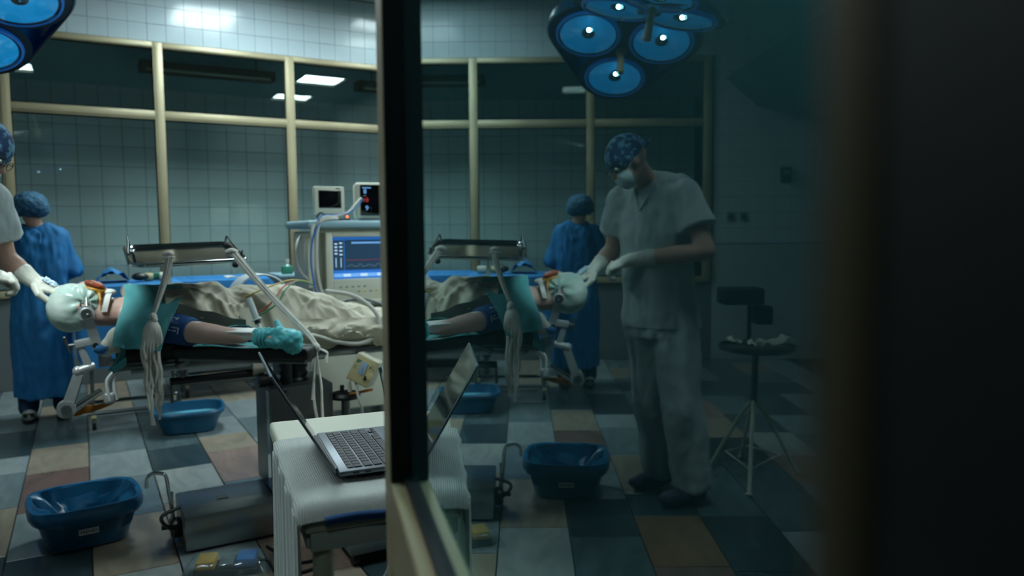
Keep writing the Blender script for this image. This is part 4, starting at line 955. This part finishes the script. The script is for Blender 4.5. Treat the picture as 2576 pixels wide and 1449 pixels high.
def glove(name, wrist, R, parent, flip=1, curl=.5, spread=.02, arm_from=None, size=1.0, thumb_in=.5):
    """R: local x = towards the fingertips, y = towards the thumb side, z = back of the hand"""
    w_ = V(wrist); L_ = lambda x, y, z: w_+R @ (V((x, y*flip, z))*size)
    q = MB()
    if arm_from is not None: q.cap(V(arm_from), w_, .041, .031)
    q.cap(L_(0, 0, 0), L_(.03, 0, 0), .029, .030); q.ell(L_(.052, .002, 0), (.046, .042, .019), R, 16, 10)
    for (y0, ln, a) in ((.030, .075, .9), (.011, .084, 1.0), (-.009, .078, 1.05), (-.028, .060, 1.1)):
        p = L_(.086, y0, .002); ang = 0; x, z = .086, .002; yy = y0
        for k, f in enumerate((.45, .32, .23)):
            ang += curl*a*(.75 if k == 0 else 1.0); ln_ = ln*f
            x2, z2 = x+ln_*math.cos(ang), z-ln_*math.sin(ang); yy2 = yy+spread*y0*f
            q.cap(L_(x, yy, z), L_(x2, yy2, z2), (.0116-.0012*k)*size, (.0110-.0013*k)*size); x, z, yy = x2, z2, yy2
    t0, t1, t2, t3 = (.018, .026, -.004), (.045, .047, -.016), (.075, .050-.02*thumb_in, -.030), (.098, .040-.035*thumb_in, -.036)
    for a_, b_, r0, r1 in ((t0, t1, .016, .0135), (t1, t2, .0130, .0115), (t2, t3, .0115, .009)): q.cap(L_(*a_), L_(*b_), r0*size, r1*size)
    return remesh(q, name, .0034, glove_m, parent, smooth=3, disp=lambda p, n: .0012*nz(p, 60, 60, 60))
def cloth_disp(amp, sx=7, sy=7, sz=3.2, seed=0):
    return lambda p, n: amp*(nz(p, sx, sy, sz, seed)+.55*nz(p, sx*2.3, sy*2.3, sz*1.6, seed+5)+.3*nz(p, sx*5, sy*5, sz*6, seed+9))

# ---------------- surgeon
sf = V((math.cos(math.radians(-48)), math.sin(math.radians(-48)), 0)); sr_ = V((sf.y, -sf.x, 0)); SC = V((-.50, 3.66, 0))
def SP(a, b_, z): return SC+sr_*a+sf*b_+V((0, 0, z))
sg_ = thing('person', 'surgeon in white scrubs, patterned blue cap, mask and gloves bending over the patient head', 'person', (-.50, 3.66, 0))
shR, shL = SP(.172, .06, 1.49), SP(-.172, .08, 1.475)
elR, wrR = V((-.665, 3.41, 1.225)), V((-.335, 3.52, 1.185))
elL, wrL = V((-.285, 3.80, 1.225)), V((-.182, 3.745, 1.128))
RH = rot_frame((.80, -.30, -.52), (.52, -.1, .85)); HC = V((-.322, 3.535, 1.638))
q = MB(); head_shapes(q, HC, RH)
q.cap(SP(0, .06, 1.50), HC+RH @ V((-.030, 0, -.040)), .054, .052)
q.cap(SP(.05, .01, 1.0), SP(.05, .045, 1.34), .095, .095); q.cap(SP(-.05, .01, 1.0), SP(-.05, .045, 1.34), .095, .095); q.cap(SP(.15, .07, 1.43), SP(-.15, .07, 1.43), .05, .05)
for sh, el, wr in ((shR, elR, wrR), (shL, elL, wrL)):
    q.cap(sh, el, .050, .043); q.cap(el, el.lerp(wr, .35), .044, .045); q.cap(el.lerp(wr, .35), wr, .045, .029)
kn = {}
for s_, ank in ((1, V((-.655, 3.545, .085))), (-1, V((-.545, 3.78, .085)))):
    hip = SP(.09*s_, 0, .90); knee = hip.lerp(ank, .5)+sf*.045; kn[s_] = (hip, knee, ank)
    q.cap(hip, knee, .082, .055); q.cap(knee, ank, .055, .036); q.cap(ank, ank+V((.12, -.05, -.05)), .036, .03)
body = remesh(q, 'body', .009, skin, sg_, smooth=4)
# eyes
for s_ in (1, -1):
    q = MB(); q.ell(HC+RH @ V((.081, s_*.031, .008)), .011, RH, 12, 8); q.build('eye', white_pl, sg_)
    q = MB(); q.cap(HC+RH @ V((.088, s_*.022, .028)), HC+RH @ V((.082, s_*.045, .027)), .004, .003); q.build('eyebrow', hair_m, sg_)
q = MB(); q.ell((0, 0, 0), (.110, .086, .106), None, 32, 20); q.cut((0.0, 0, -.012), (-.25, 0, -1)); q.M = Matrix.Translation(HC+RH @ V((-.014, 0, .030))) @ RH.to_4x4()
q.solid(.003); cp = q.build('cap', cap_m, sg_); cp['label'] = 'blue surgical cap with a pale pattern'
q = MB(); t0 = HC+RH @ V((-.118, 0, .018)); q.ell(t0, (.014, .016, .012), RH, 10, 6)
for dx, dz in ((.025, .03), (-.02, .025)): q.tube([t0, t0+RH @ V((-.02, dx, .012)), t0+RH @ V((-.035, dx*1.5, dz))], [.007, .004], 6, smooth=3, flat=.4)
q.build('cap_ties', cap_m, sg_)
q = MB(); q.ell((0, 0, 0), (.064, .064, .064), None, 24, 16); q.cut((.006, 0, 0), (-1, 0, 0)); q.M = Matrix.Translation(HC+RH @ V((.034, 0, -.047))) @ RH.to_4x4(); q.solid(.002); q.build('mask', mask_m, sg_)
for s_ in (1, -1):
    q = MB(); q.tube([HC+RH @ V(p) for p in ((.05, s_*.058, -.02), (.02, s_*.072, .0), (-.03, s_*.076, .01), (-.095, s_*.03, .0))], .0025, 6, smooth=4); q.build('mask_string', mask_m, sg_)
    q = MB(); q.tube([HC+RH @ (V((.098, s_*.030, .004))+V((.0, .022*math.cos(a), .017*math.sin(a)))) for a in [2*PI*k/16 for k in range(16)]], .0018, 6, closed=True); q.tube([HC+RH @ V((.097, s_*.052, .008)), HC+RH @ V((.0, s_*.080, .012))], .0018, 6); q.build('spectacle_frame', black_pl, sg_)
# shirt
q = MB(); R_s = Matrix((sr_, sf, V((0, 0, 1)))).transposed()
def oval(a, b_, z, rx, ry, n=32): c = SP(a, b_, z); return [c+sr_*rx*math.cos(2*PI*i/n)+sf*ry*math.sin(2*PI*i/n) for i in range(n)]
q.loft([oval(0, .0, .845, .205, .150), oval(0, .0, .90, .20, .15), oval(0, .01, 1.02, .188, .145), oval(0, .025, 1.16, .188, .142), oval(0, .04, 1.30, .195, .145), oval(0, .045, 1.42, .198, .135), oval(0, .05, 1.51, .155, .11), oval(0, .06, 1.565, .085, .078)]); q.cap(SP(.16, .06, 1.475), SP(-.16, .075, 1.46), .080); q.cap(SP(.10, .025, 1.515), SP(-.06, .04, 1.53), .082); q.ell(SP(.02, .015, 1.565), (.085, .085, .05))
for sh, el, k in ((shR, elR, .60), (shL, elL, .66)):
    e2_ = sh.lerp(el, k); q.cap(sh, sh.lerp(el, k*.6), .076, .078); dd = (el-sh).normalized(); q.cyl(sh.lerp(el, k*.5), e2_, .078, .088, 20); 
shirt = remesh(q, 'scrub_shirt', .0085, scrub, sg_, smooth=5, disp=cloth_disp(.016, 7, 7, 3.0, 2))
q = MB(); q.tube([SP(.060, .142, 1.535), SP(.025, .178, 1.46), SP(0, .188, 1.42), SP(-.025, .178, 1.46), SP(-.060, .142, 1.535)], .006, 8, smooth=4); q.build('neckline', scrub, sg_)
# trousers
q = MB(); q.loft([oval(0, 0, .80, .19, .135), oval(0, 0, .93, .185, .135), oval(0, 0, 1.0, .175, .13)])
for s_ in (1, -1):
    hip, knee, ank = kn[s_]; q.cap(hip, knee, .112, .098); q.cyl(knee, ank+V((0, 0, -.012)), .098, .095, 20); q.ell(knee, .098)
remesh(q, 'trousers', .009, scrub, sg_, smooth=4, disp=cloth_disp(.020, 9, 9, 3.5, 11))
for s_, nm in ((1, 0), (-1, 1)):
    ank = kn[s_][2]; q = MB(); td = V((.92, -.38, 0)).normalized(); Rt_ = Matrix((td, V((-td.y, td.x, 0)), V((0, 0, 1)))).transposed(); f0 = V((ank.x, ank.y, 0))
    q.ell(f0+td*.075+V((0, 0, .042)), (.130, .055, .042), Rt_); q.ell(f0-td*.0+V((0, 0, .055)), (.062, .05, .05), Rt_); q.ell(f0+td*.13+V((0, 0, .035)), (.07, .054, .034), Rt_)
    o = remesh(q, 'overshoe', .007, shoe_k, sg_, smooth=4, disp=lambda p, n: .005*nz(p, 30, 30, 30))
Rr = frame((.86, .36, -.36), (-.25, -.45, .86)); glove('glove', wrR, Rr, sg_, flip=1, curl=.85, arm_from=elR.lerp(wrR, .72), size=1.12)
Rl = frame((.86, -.30, -.42), (.34, -.42, .84)); glove('glove', wrL, Rl, sg_, flip=-1, curl=1.25, arm_from=elL.lerp(wrL, .60), size=1.15)
pk = MB(); pk.sheet(lambda u, v: V(wrL)+Rl @ V((.030+.055*u, (v-.5)*.036, .030+.008*noise.noise(V((u*6, v*6, 3)))-.012*u)), 10, 8, .003)
tag(pk.build('suture_packet', mat('foil packet', (150, 176, 190), .35, .3, bump=(40, .4)), base=tuple(wrL+V((.06, -.02, 0)))), 'small crumpled silvery packet held in the surgeon gloved hands', 'packet')

# ---------------- nurse seen from behind
NC = V((-.275, 6.28, 0)); nu_ = thing('person', 'nurse in a long blue gown and bouffant cap standing with back turned', 'person', (-.275, 6.28, 0))
NP = lambda a, b_, z: NC+V((a, b_, z))
q = MB(); NH = rot_frame((0, .9, -.35), (0, .35, .9)); nh = NP(-.03, .045, 1.50); head_shapes(q, nh, NH)
q.cap(NP(0, 0, 1.36), nh+V((0, -.015, -.05)), .052, .05); q.cap(NP(0, .02, .95), NP(0, .02, 1.22), .085, .085); q.cap(NP(-.12, 0, 1.29), NP(.12, 0, 1.29), .045)
for s_ in (1, -1):
    q.cap(NP(s_*.14, 0, 1.29), NP(s_*.205, .03, 1.06), .042, .038); q.cap(NP(s_*.205, .03, 1.06), NP(s_*.10, .24, 1.07), .04, .026); q.ell(NP(s_*.07, .30, 1.065), (.04, .055, .022), None, 12, 8)
    q.cap(NP(s_*.085, 0, .85), NP(s_*.10, .01, .46), .085, .055); q.cap(NP(s_*.10, .01, .46), NP(s_*.105, 0, .09), .055, .036); q.cap(NP(s_*.105, 0, .08), NP(s_*.105, .13, .04), .036, .03)
remesh(q, 'body', .010, skin, nu_, smooth=4)
q = MB(); ovn = lambda z, rx, ry, dy=0, n=36: [NP(rx*math.cos(2*PI*i/n), dy+ry*math.sin(2*PI*i/n), z) for i in range(n)]
q.loft([ovn(.175, .205, .165), ovn(.40, .20, .16), ovn(.75, .192, .15), ovn(1.0, .18, .135), ovn(1.15, .182, .13), ovn(1.27, .187, .12), ovn(1.345, .155, .10), ovn(1.395, .085, .075)])
for s_ in (1, -1):
    q.cap(NP(s_*.135, 0, 1.30), NP(s_*.205, .02, 1.07), .072, .075); q.cap(NP(s_*.205, .02, 1.07), NP(s_*.11, .21, 1.07), .072, .045)
remesh(q, 'gown', .010, blue_gown, nu_, smooth=4, disp=cloth_disp(.028, 7, 7, 2.4, 21))
q = MB(); q.ell(nh+V((0, -.03, .035)), (.112, .125, .092)); q.ell(nh+V((.05, -.06, .005)), (.07, .07, .06)); q.ell(nh+V((-.055, -.05, .01)), (.06, .07, .06))
remesh(q, 'bouffant_cap', .007, bouffant, nu_, smooth=3, disp=lambda p, n: .008*nz(p, 34, 34, 34)+.004*nz(p, 80, 80, 80))
for k, z in ((0, 1.36), (1, 1.06)):
    q = MB(); q.tube([NP(-.03, -.10-.03*k, z), NP(0, -.115-.03*k, z-.012), NP(.025, -.105-.03*k, z-.03), NP(.02, -.12-.03*k, z-.10)], .006, 6, smooth=4, flat=.5); q.build('gown_tie', blue_gown, nu_)
for s_ in (1, -1):
    q = MB(); q.cap(NP(s_*.105, 0, .40), NP(s_*.105, 0, .10), .075, .066); remesh(q, 'trouser_leg', .012, mat('dark blue trousers', (24, 52, 84), .8) if 'dark blue trousers' not in MATS else MATS['dark blue trousers'], nu_, smooth=3, disp=cloth_disp(.01))
    q = MB(); q.ell(NP(s_*.105, .05, .045), (.048, .13, .042)); q.ell(NP(s_*.105, -.03, .055), (.046, .06, .05)); q.cut((0, 0, .008), (0, 0, -1)); q.build('shoe', shoe_w, nu_)
    q = MB(); q.loft([[NP(s_*.105, .03, z)+V((.05*math.cos(2*PI*i/20), .14*math.sin(2*PI*i/20), 0)) for i in range(20)] for z in (.0, .018)]); q.build('sole', black_pl, nu_)
    q = MB(); q.box(NP(s_*.105, -.085, .06), (.07, .006, .03), bevel=.003); q.build('heel_tab', black_pl, nu_)

# ---------------- patient
pt = thing('person', 'patient lying under a beige sheet, head in a clamp, iodine sponge on the mouth', 'person', (.45, 3.70, .865))
RP = rot_frame((0.10, 0, 1), (-1, 0, .12)); PC = V((-.018, 3.70, 1.022))
q = MB(); head_shapes(q, PC, RP)
q.cap(PC+RP @ V((-.028, 0, -.075)), V((.19, 3.71, .985)), .061, .066); q.ell((.235, 3.71, .975), (.08, .17, .09)); q.cap((.20, 3.56, .955), (.20, 3.88, .955), .075, .075)
q.ell((.40, 3.72, .96), (.26, .17, .105)); q.ell((.66, 3.72, .955), (.24, .16, .10)); q.ell((.88, 3.72, .945), (.17, .17, .09))
for s_ in (-1, 1):
    q.cap((.92, 3.72+s_*.09, .925), (1.32, 3.72+s_*.10, .855), .072, .045); q.cap((1.32, 3.72+s_*.10, .855), (1.72, 3.72+s_*.09, .825), .045, .034); q.cap((1.74, 3.72+s_*.09, .825), (1.76, 3.72+s_*.09, .93), .034, .028)
aS, aE, aW, aH = V((.19, 3.53, .955)), V((.345, 3.315, .928)), V((.545, 3.165, .906)), V((.66, 3.075, .905))
q.cap(aS, aS.lerp(aE, .5), .062, .055); q.cap(aS.lerp(aE, .5), aE, .055, .045); q.cap(aE, aE.lerp(aW, .3), .046, .046); q.cap(aE.lerp(aW, .3), aW, .046, .028); q.ell(aH, (.055, .035, .02), rotz(-.66))
q.cap((.20, 3.89, .955), (.50, 3.96, .91), .055, .042); q.cap((.50, 3.96, .91), (.76, 3.90, .915), .042, .028)
remesh(q, 'body', .0075, skin_p, pt, smooth=4)
# wet head wrap with creases running to the skull pin
q = MB(); head_shapes(q, PC, RP, nose=False, ears=False); q.ell(PC+RP @ V((-.012, 0, .03)), (.103, .080, .094), RP); q.ell(PC+RP @ V((.022, 0, -.012)), (.072, .068, .06), RP)
pinp = V((.003, 3.62, 1.045))
def wrapd(p, n):
    d = (p-pinp); a = math.atan2(d.z, d.x); r = d.length
    cr = .006*max(0, 1-r/.12)*math.sin(a*7+1.0)-.011*math.exp(-(r/.022)**2)
    return .0035+cr+.0025*nz(p, 22, 22, 22)
wr_ = remesh(q, 'head_wrap', .0055, wrap_m, pt, smooth=3, disp=wrapd); wr_['label'] = 'wet white wrap over the shaved head'
bmw = bmesh.new(); bmw.from_mesh(wr_.data); bb = BASE[pt.name]
bmesh.ops.bisect_plane(bmw, geom=bmw.verts[:]+bmw.edges[:]+bmw.faces[:], plane_co=V((.044, 3.7, 1.03))-bb, plane_no=(1, 0, -.12), clear_outer=True)
bmw.to_mesh(wr_.data); bmw.free()
# mouth area: iodine stain, sponge, tape
q = MB(); q.ell((.040, 3.70, 1.088), (.056, .056, .020), Matrix.Rotation(.26, 3, 'Y')); q.cap((.052, 3.655, 1.075), (.056, 3.632, 1.045), .009, .006); q.cap((.056, 3.632, 1.045), (.056, 3.632, 1.00), .0055, .003); remesh(q, 'iodine_stain', .004, iodine, pt, smooth=3)
q = MB(); q.ell((.040, 3.675, 1.108), (.042, .034, .017), Matrix.Rotation(.36, 3, 'Y')); tag(remesh(q, 'sponge', .0035, sponge_m, None, (.040, 3.675, 1.09), smooth=2, disp=lambda p, n: .0025*nz(p, 60, 60, 60)), 'brown iodine soaked sponge lying on the patient mouth', 'sponge')
q = MB(); pa = [V((.095, 3.672, 1.078)), V((.083, 3.645, 1.055)), V((.075, 3.633, 1.025)), V((.068, 3.633, .995))]
P = spline(pa, 5); q.loft([[p+V((k*.011, 0, 0)) for k in (-1, 0, 1)] for p in P], closed=False, caps=False); q.solid(.003); q.build('tape_strip', tape_m, pt)
q = MB(); q.ell((.089, 3.69, 1.075), (.03, .035, .014)); q.build('tape_pad', tape_m, pt)
# wrapped hand, wrist dressing
q = MB(); ah = V((.675, 3.07, .905)); dh = (aW-aH).normalized()*-1
q.cap(aW.lerp(aH, .52), ah, .034, .043); q.ell(ah+dh*.03+V((0, 0, -.006)), (.066, .05, .042), rotz(-.66)); q.ell(ah+dh*.05+V((.0, 0, -.032)), (.045, .04, .035), rotz(-.66)); q.cap(ah+V((.0, .01, .03)), ah+V((-.01, .02, .062)), .022, .012)
hw = remesh(q, 'hand_wrap', .0045, teal_film, pt, smooth=2, disp=lambda p, n: .011*nz(p, 24, 24, 24)+.005*nz(p, 60, 60, 60)); hw['label'] = 'teal film wrapped round the hand'
for k in range(3):
    c = aW.lerp(aH, .50+.12*k); q = MB(); u_ = V((0, 0, 1)); v_ = dh.cross(u_); q.tube([c+u_*.038*math.cos(2*PI*i/20)+v_*.037*math.sin(2*PI*i/20)+dh*.006*math.sin(2*PI*i/20+k) for i in range(20)], .004, 6, closed=True); q.build('wrap_band', teal_film, pt)
q = MB(); c = aW.lerp(aE, .02); Rw = frame(dh, (0, -.25, 1)); q.box(c+V((0, -.004, .026)), (.11, .055, .008), Rw, bevel=.003); q.box(c+V((0, -.026, .004)), (.10, .006, .03), Rw, bevel=.002); q.build('wrist_dressing', tape_m, pt)
q = MB(); c = aE.lerp(aW, .16); q.box(c+V((0, -.012, .041)), (.06, .016, .003), Rw, bevel=.001); q.build('arm_tape', tape_m, pt)
# blood pressure cuff
bc = thing('blood_pressure_cuff', 'dark blue blood pressure cuff with white print round the upper arm', 'cuff', tuple(aS.lerp(aE, .6)))
ca, cz = aS.lerp(aE, .50), aE.lerp(aW, .14); cd = (cz-ca).normalized(); cu = V((0, 0, 1)); cu = (cu-cd*cu.dot(cd)).normalized(); cv = cd.cross(cu)
q = MB(); q.loft([MB().ring(ca.lerp(cz, t), cu, cv, r_, r_, 28) for t, r_ in ((0, .060), (.05, .066), (.5, .063), (.95, .058), (1, .052))]); q.build('sleeve', navy_cloth, bc)
pm = mat('cuff print', (170, 180, 196), .7)
def cuffmark(t0, t1, a0, a1, nm='printed_mark'):
    q = MB(); rows = []
    for t in (t0, t1):
        rad = .0665-.005*abs(t-.3) if t < .6 else .0655-.007*(t-.5)
        rows.append([ca.lerp(cz, t)+(cu*math.cos(a)+cv*math.sin(a))*(rad+.0012) for a in [a0+(a1-a0)*k/4 for k in range(5)]])
    q.loft(rows, closed=False, caps=False); q.solid(.0008); return q.build(nm, pm, bc)
sgn = 1 if cv.y < 0 else -1
for t0, t1, a0, a1 in ((.70, .93, 1.22, 1.27), (.90, .93, 1.22, 1.62), (.55, .60, .62, .70), (.62, .78, .55, .62), (.72, .76, .5, .75), (.58, .68, .78, .82), (.45, .48, 1.1, 1.16), (.52, .54, 1.3, 1.36), (.60, .70, 1.42, 1.48), (.74, .80, 1.42, 1.49), (.82, .85, 1.38, 1.5), (.60, .86, .92, .94)): cuffmark(t0, t1, sgn*a0, sgn*a1)
# ---------------- sheets
def sheet_top(x):
    K = [(.10, 1.06), (.20, 1.078), (.30, 1.092), (.37, 1.098), (.45, 1.092), (.52, 1.102), (.585, 1.066), (.65, 1.082), (.72, 1.075), (.80, 1.075), (.88, 1.064), (1.0, 1.024), (1.15, .968), (1.3, .93), (1.5, .905), (1.65, .90), (1.76, .985), (1.85, .96), (1.95, .83)]
    for a, b_ in zip(K, K[1:]):
        if x <= b_[0]: t = (x-a[0])/(b_[0]-a[0]); t = t*t*(3-2*t); return a[1]+(b_[1]-a[1])*t
    return K[-1][1]
def front_low(x):
    K = [(.28, 1.0), (.36, .985), (.48, .935), (.56, .90), (.66, .885), (.8, .875), (1.0, .84), (1.2, .785), (1.95, .75)]
    for a, b_ in zip(K, K[1:]):
        if x <= b_[0]: return a[1]+(b_[1]-a[1])*(x-a[0])/(b_[0]-a[0])
    return .75
def sheetf(u, v):
    x = .29+1.64*u; zt = sheet_top(x); a = (v-.5)*2; hw_ = .235+.03*math.sin(x*5)
    cy = 3.72; lo = front_low(x) if a < 0 else min(.90, sheet_top(x)-.06)
    k = max(0, 1-abs(a)**2.6)**.5
    z = lo+(zt-lo)*k; y_ = cy+a*hw_*(1.0+.12*(1-k))
    f = noise.noise(V((x*5.2, y_*7, z*5))); f2 = noise.noise(V((x*9+y_*9, y_*4-x*3, 7))); f3 = noise.noise(V((x*18, y_*16, z*14))); f4 = noise.noise(V((x*7-y_*12, y_*5+x*4, 31))); f5 = noise.noise(V((x*14+y_*10, y_*9-x*5, 17)))
    amp = (.5+.9*abs(a)) if a < .1 else .35
    rid = 1-abs(f2)*2.2
    y_ -= (.020*f+.020*rid*abs(a))*(1 if a < 0 else -.4)*amp
    ed = min(1, .18+abs(a)*1.1); r4 = max(0, 1-abs(f4)*3.4); r5 = max(0, 1-abs(f5)*3.6)
    z += (.012*f*amp+.013*max(0, rid)+.014*r4+.007*r5)*ed*(1 if a < .1 else .3)+.003*f3-.012*ed
    if a < 0: y_ -= (.012*r4+.008*r5)*abs(a)
    return (x, y_, z)
q = MB(); q.sheet(sheetf, 240, 90, .004); sh_ = q.build('sheet', beige_cloth, base=(1.1, 3.72, .87), angle=70); tag(sh_, 'creased beige cotton sheet over the patient body and legs', 'sheet')
def flapf(u, v):
    x = .84+.85*u; r = max(0, 1-abs(noise.noise(V((u*5-v*1.5, v*2+u*2, 3))))*3.2); r2 = max(0, 1-abs(noise.noise(V((u*10+v*2, v*3, 8))))*3.2)
    return (x, 3.445-.045*math.sin(PI*min(1, v*1.1))-.03*r*v-.014*r2, .925-.045*u-.125*v+.028*r*v+.012*r2-.02*(1-u)*v)
q = MB(); q.sheet(flapf, 90, 24, .004)
tag(q.build('sheet_flap', beige_cloth, base=(1.1, 3.44, .82)), 'loose beige sheet edge hanging over the blue mattress side', 'sheet')
q = MB(); q.sheet(lambda u, v: (.325+.27*u, 3.400-.03*u+.012*math.sin(5*u), 1.035-.085*u-(.058-.012*u)*(v)+.004*math.sin(14*u)), 24, 6, .004)
tag(q.build('turned_edge', grey_cloth, base=(.45, 3.42, .93)), 'grey turned edge of the sheet between teal drape and syringe', 'sheet')
q = MB(); q.sheet(lambda u, v: (.575+.065*u-.01*v+.03*v*v, 3.395-.05*v, 1.0-.125*v+.012*math.sin(6*u)*v), 10, 14, .003)
tag(q.build('sheet_tail', beige_cloth, base=(.6, 3.37, .9)), 'narrow beige cloth tail hanging beside the syringe', 'cloth')
# teal drape over the near shoulder
A, B_, C_, D_ = V((.150, 3.74, 1.10)), V((.375, 3.60, 1.098)), V((.262, 3.24, .868)), V((.098, 3.40, .872))
def drapef(u, v):
    p = (A.lerp(B_, u)).lerp(D_.lerp(C_, u), v); bul = math.sin(PI*min(1, v*1.05))*.55
    wv = .010*math.sin(v*9+u*3)*(v*1.2)+.008*noise.noise(V((u*5, v*6, 2)))
    return p+V((0, -.09*bul-wv, .055*bul+.6*wv))+V((.012*math.sin(v*5), 0, 0))
q = MB(); q.sheet(drapef, 40, 44, .003); tag(q.build('teal_drape', teal_cloth, base=(.22, 3.42, .87), angle=70), 'teal paper drape laid over the shoulder nearest the doorway', 'drape')
q = MB(); q.sheet(lambda u, v: ((.112+.020*u-.05*v*v, 3.385-.02*v, .872-.085*v-.01*u) if 1 else 0), 6, 12, .003); q.sheet(lambda u, v: (.082+.050*u, 3.365-.004*u, .800+.034*u-.034*v), 8, 6, .003)
tag(q.build('drape_tail', teal_cloth, base=(.1, 3.38, .77)), 'loose teal tail hanging from the drape corner by the black pad', 'drape')
q = MB(); q.sheet(lambda u, v: (.455+.20*u, 3.30+.07*v, .905+.035*math.sin(PI*u)*(1-.3*v)+.004*noise.noise(V((u*8, v*5, 1)))), 20, 8, .003)
tag(q.build('teal_pad', teal_cloth, base=(.55, 3.33, .9)), 'rumpled teal pad tucked behind the bare forearm', 'cloth')
# white roll with blue tip under the shoulder, towel end behind the neck
rl = thing('breathing_bag', 'white padded bag with a blue tapered neck under the teal drape', 'bag', (.08, 3.46, .85))
q = MB(); q.ell((.108, 3.47, .893), (.046, .05, .058), Matrix.Rotation(.35, 3, 'Y')); q.cap((.105, 3.47, .88), (.08, 3.47, .87), .045, .036); remesh(q, 'bag_body', .005, white_cloth, rl, smooth=4, disp=lambda p, n: .002*nz(p, 30, 30, 30))
q = MB(); q.loft([MB().ring(c, V((.5, 0, .86)), V((0, 1, 0)), r_, r_, 20) for c, r_ in ((V((.072, 3.47, .868)), .036), (V((.052, 3.47, .862)), .030), (V((.032, 3.47, .862)), .017), (V((.026, 3.47, .862)), .014))]); q.build('blue_neck', mat('teal blue rubber', (24, 96, 148), .5), rl)
q = MB(); q.box((.112, 3.60, .825), (.05, .05, .06), bevel=.006); tag(q.build('blue_pack', blue_cloth, base=(.112, 3.60, .795)), 'blue cloth pad beside the head clamp mount', 'cloth')
q = MB(); q.cyl((.18, 3.86, 1.055), (.18, 4.0, 1.055), .036, n=24); bmesh.ops.bevel(q.bm, geom=q.bm.edges[:], offset=.008, segments=2, affect='EDGES', clamp_overlap=True)
tag(q.build('rolled_towel', white_pl, base=(.18, 3.93, 1.02)), 'pale rolled towel seen end-on behind the patient neck', 'towel')
# collar edge of the neck cover
# syringe and leads
sy = thing('syringe', 'clear plastic syringe standing against the sheet above the wrist', 'syringe', (.62, 3.33, .93))
s0, s1 = V((.608, 3.35, 1.045)), V((.650, 3.30, .895)); dsy = (s1-s0).normalized()
q = MB(); q.cyl(s0, s0+dsy*.095, .014, n=16); q.build('barrel', mat('clear syringe', (190, 198, 196), .25), sy)
q = MB(); q.cyl(s0+dsy*.095, s0+dsy*.10, .021, n=16); q.build('flange', tape_m, sy)
q = MB(); q.cyl(s0+dsy*.10, s0+dsy*.115, .013, n=12); q.build('plunger_seal', black_pl, sy); q = MB(); q.cyl(s0+dsy*.115, s1, .007, n=10); q.cyl(s1, s1+dsy*.004, .011, n=14); q.build('plunger', tape_m, sy)
rp = MB(); rp.ell((.668, 3.145, .938), (.007, .006, .006), None, 10, 6); tag(rp.build('red_cap', mat('red plastic', (220, 60, 70), .4), base=(.668, 3.145, .93)), 'tiny red cap on the white wrist dressing', 'cap')
ld_ = thing('monitoring_leads', 'red, green and yellow monitoring leads curving over the beige sheet', 'leads', (.75, 3.42, .95))
hose('red_lead', [(.575, 3.40, .965), (.62, 3.385, .968), (.68, 3.38, .995), (.73, 3.39, 1.04), (.78, 3.45, 1.083), (.86, 3.55, 1.10)], .0035, cable_r, ld_)
hose('green_lead', [(.575, 3.395, .960), (.63, 3.38, .962), (.69, 3.375, .985), (.74, 3.385, 1.02), (.79, 3.44, 1.075), (.87, 3.55, 1.098), (.95, 3.6, 1.075)], .0035, cable_g, ld_)
hose('yellow_lead', [(.60, 3.43, 1.045), (.66, 3.44, 1.065), (.74, 3.47, 1.09), (.84, 3.55, 1.105), (.93, 3.6, 1.09)], .0035, cable_y, ld_)
oh = thing('oxygen_hose', 'pale hose looping down over the patient legs', 'hose', (1.1, 3.4, .80))
hose('tube', [(1.02, 3.62, 1.04), (1.12, 3.52, 1.02), (1.19, 3.44, .96), (1.21, 3.41, .89), (1.18, 3.40, .83), (1.10, 3.39, .805), (1.0, 3.39, .82), (.92, 3.38, .85), (.84, 3.37, .875)], .010, cable_w, oh)
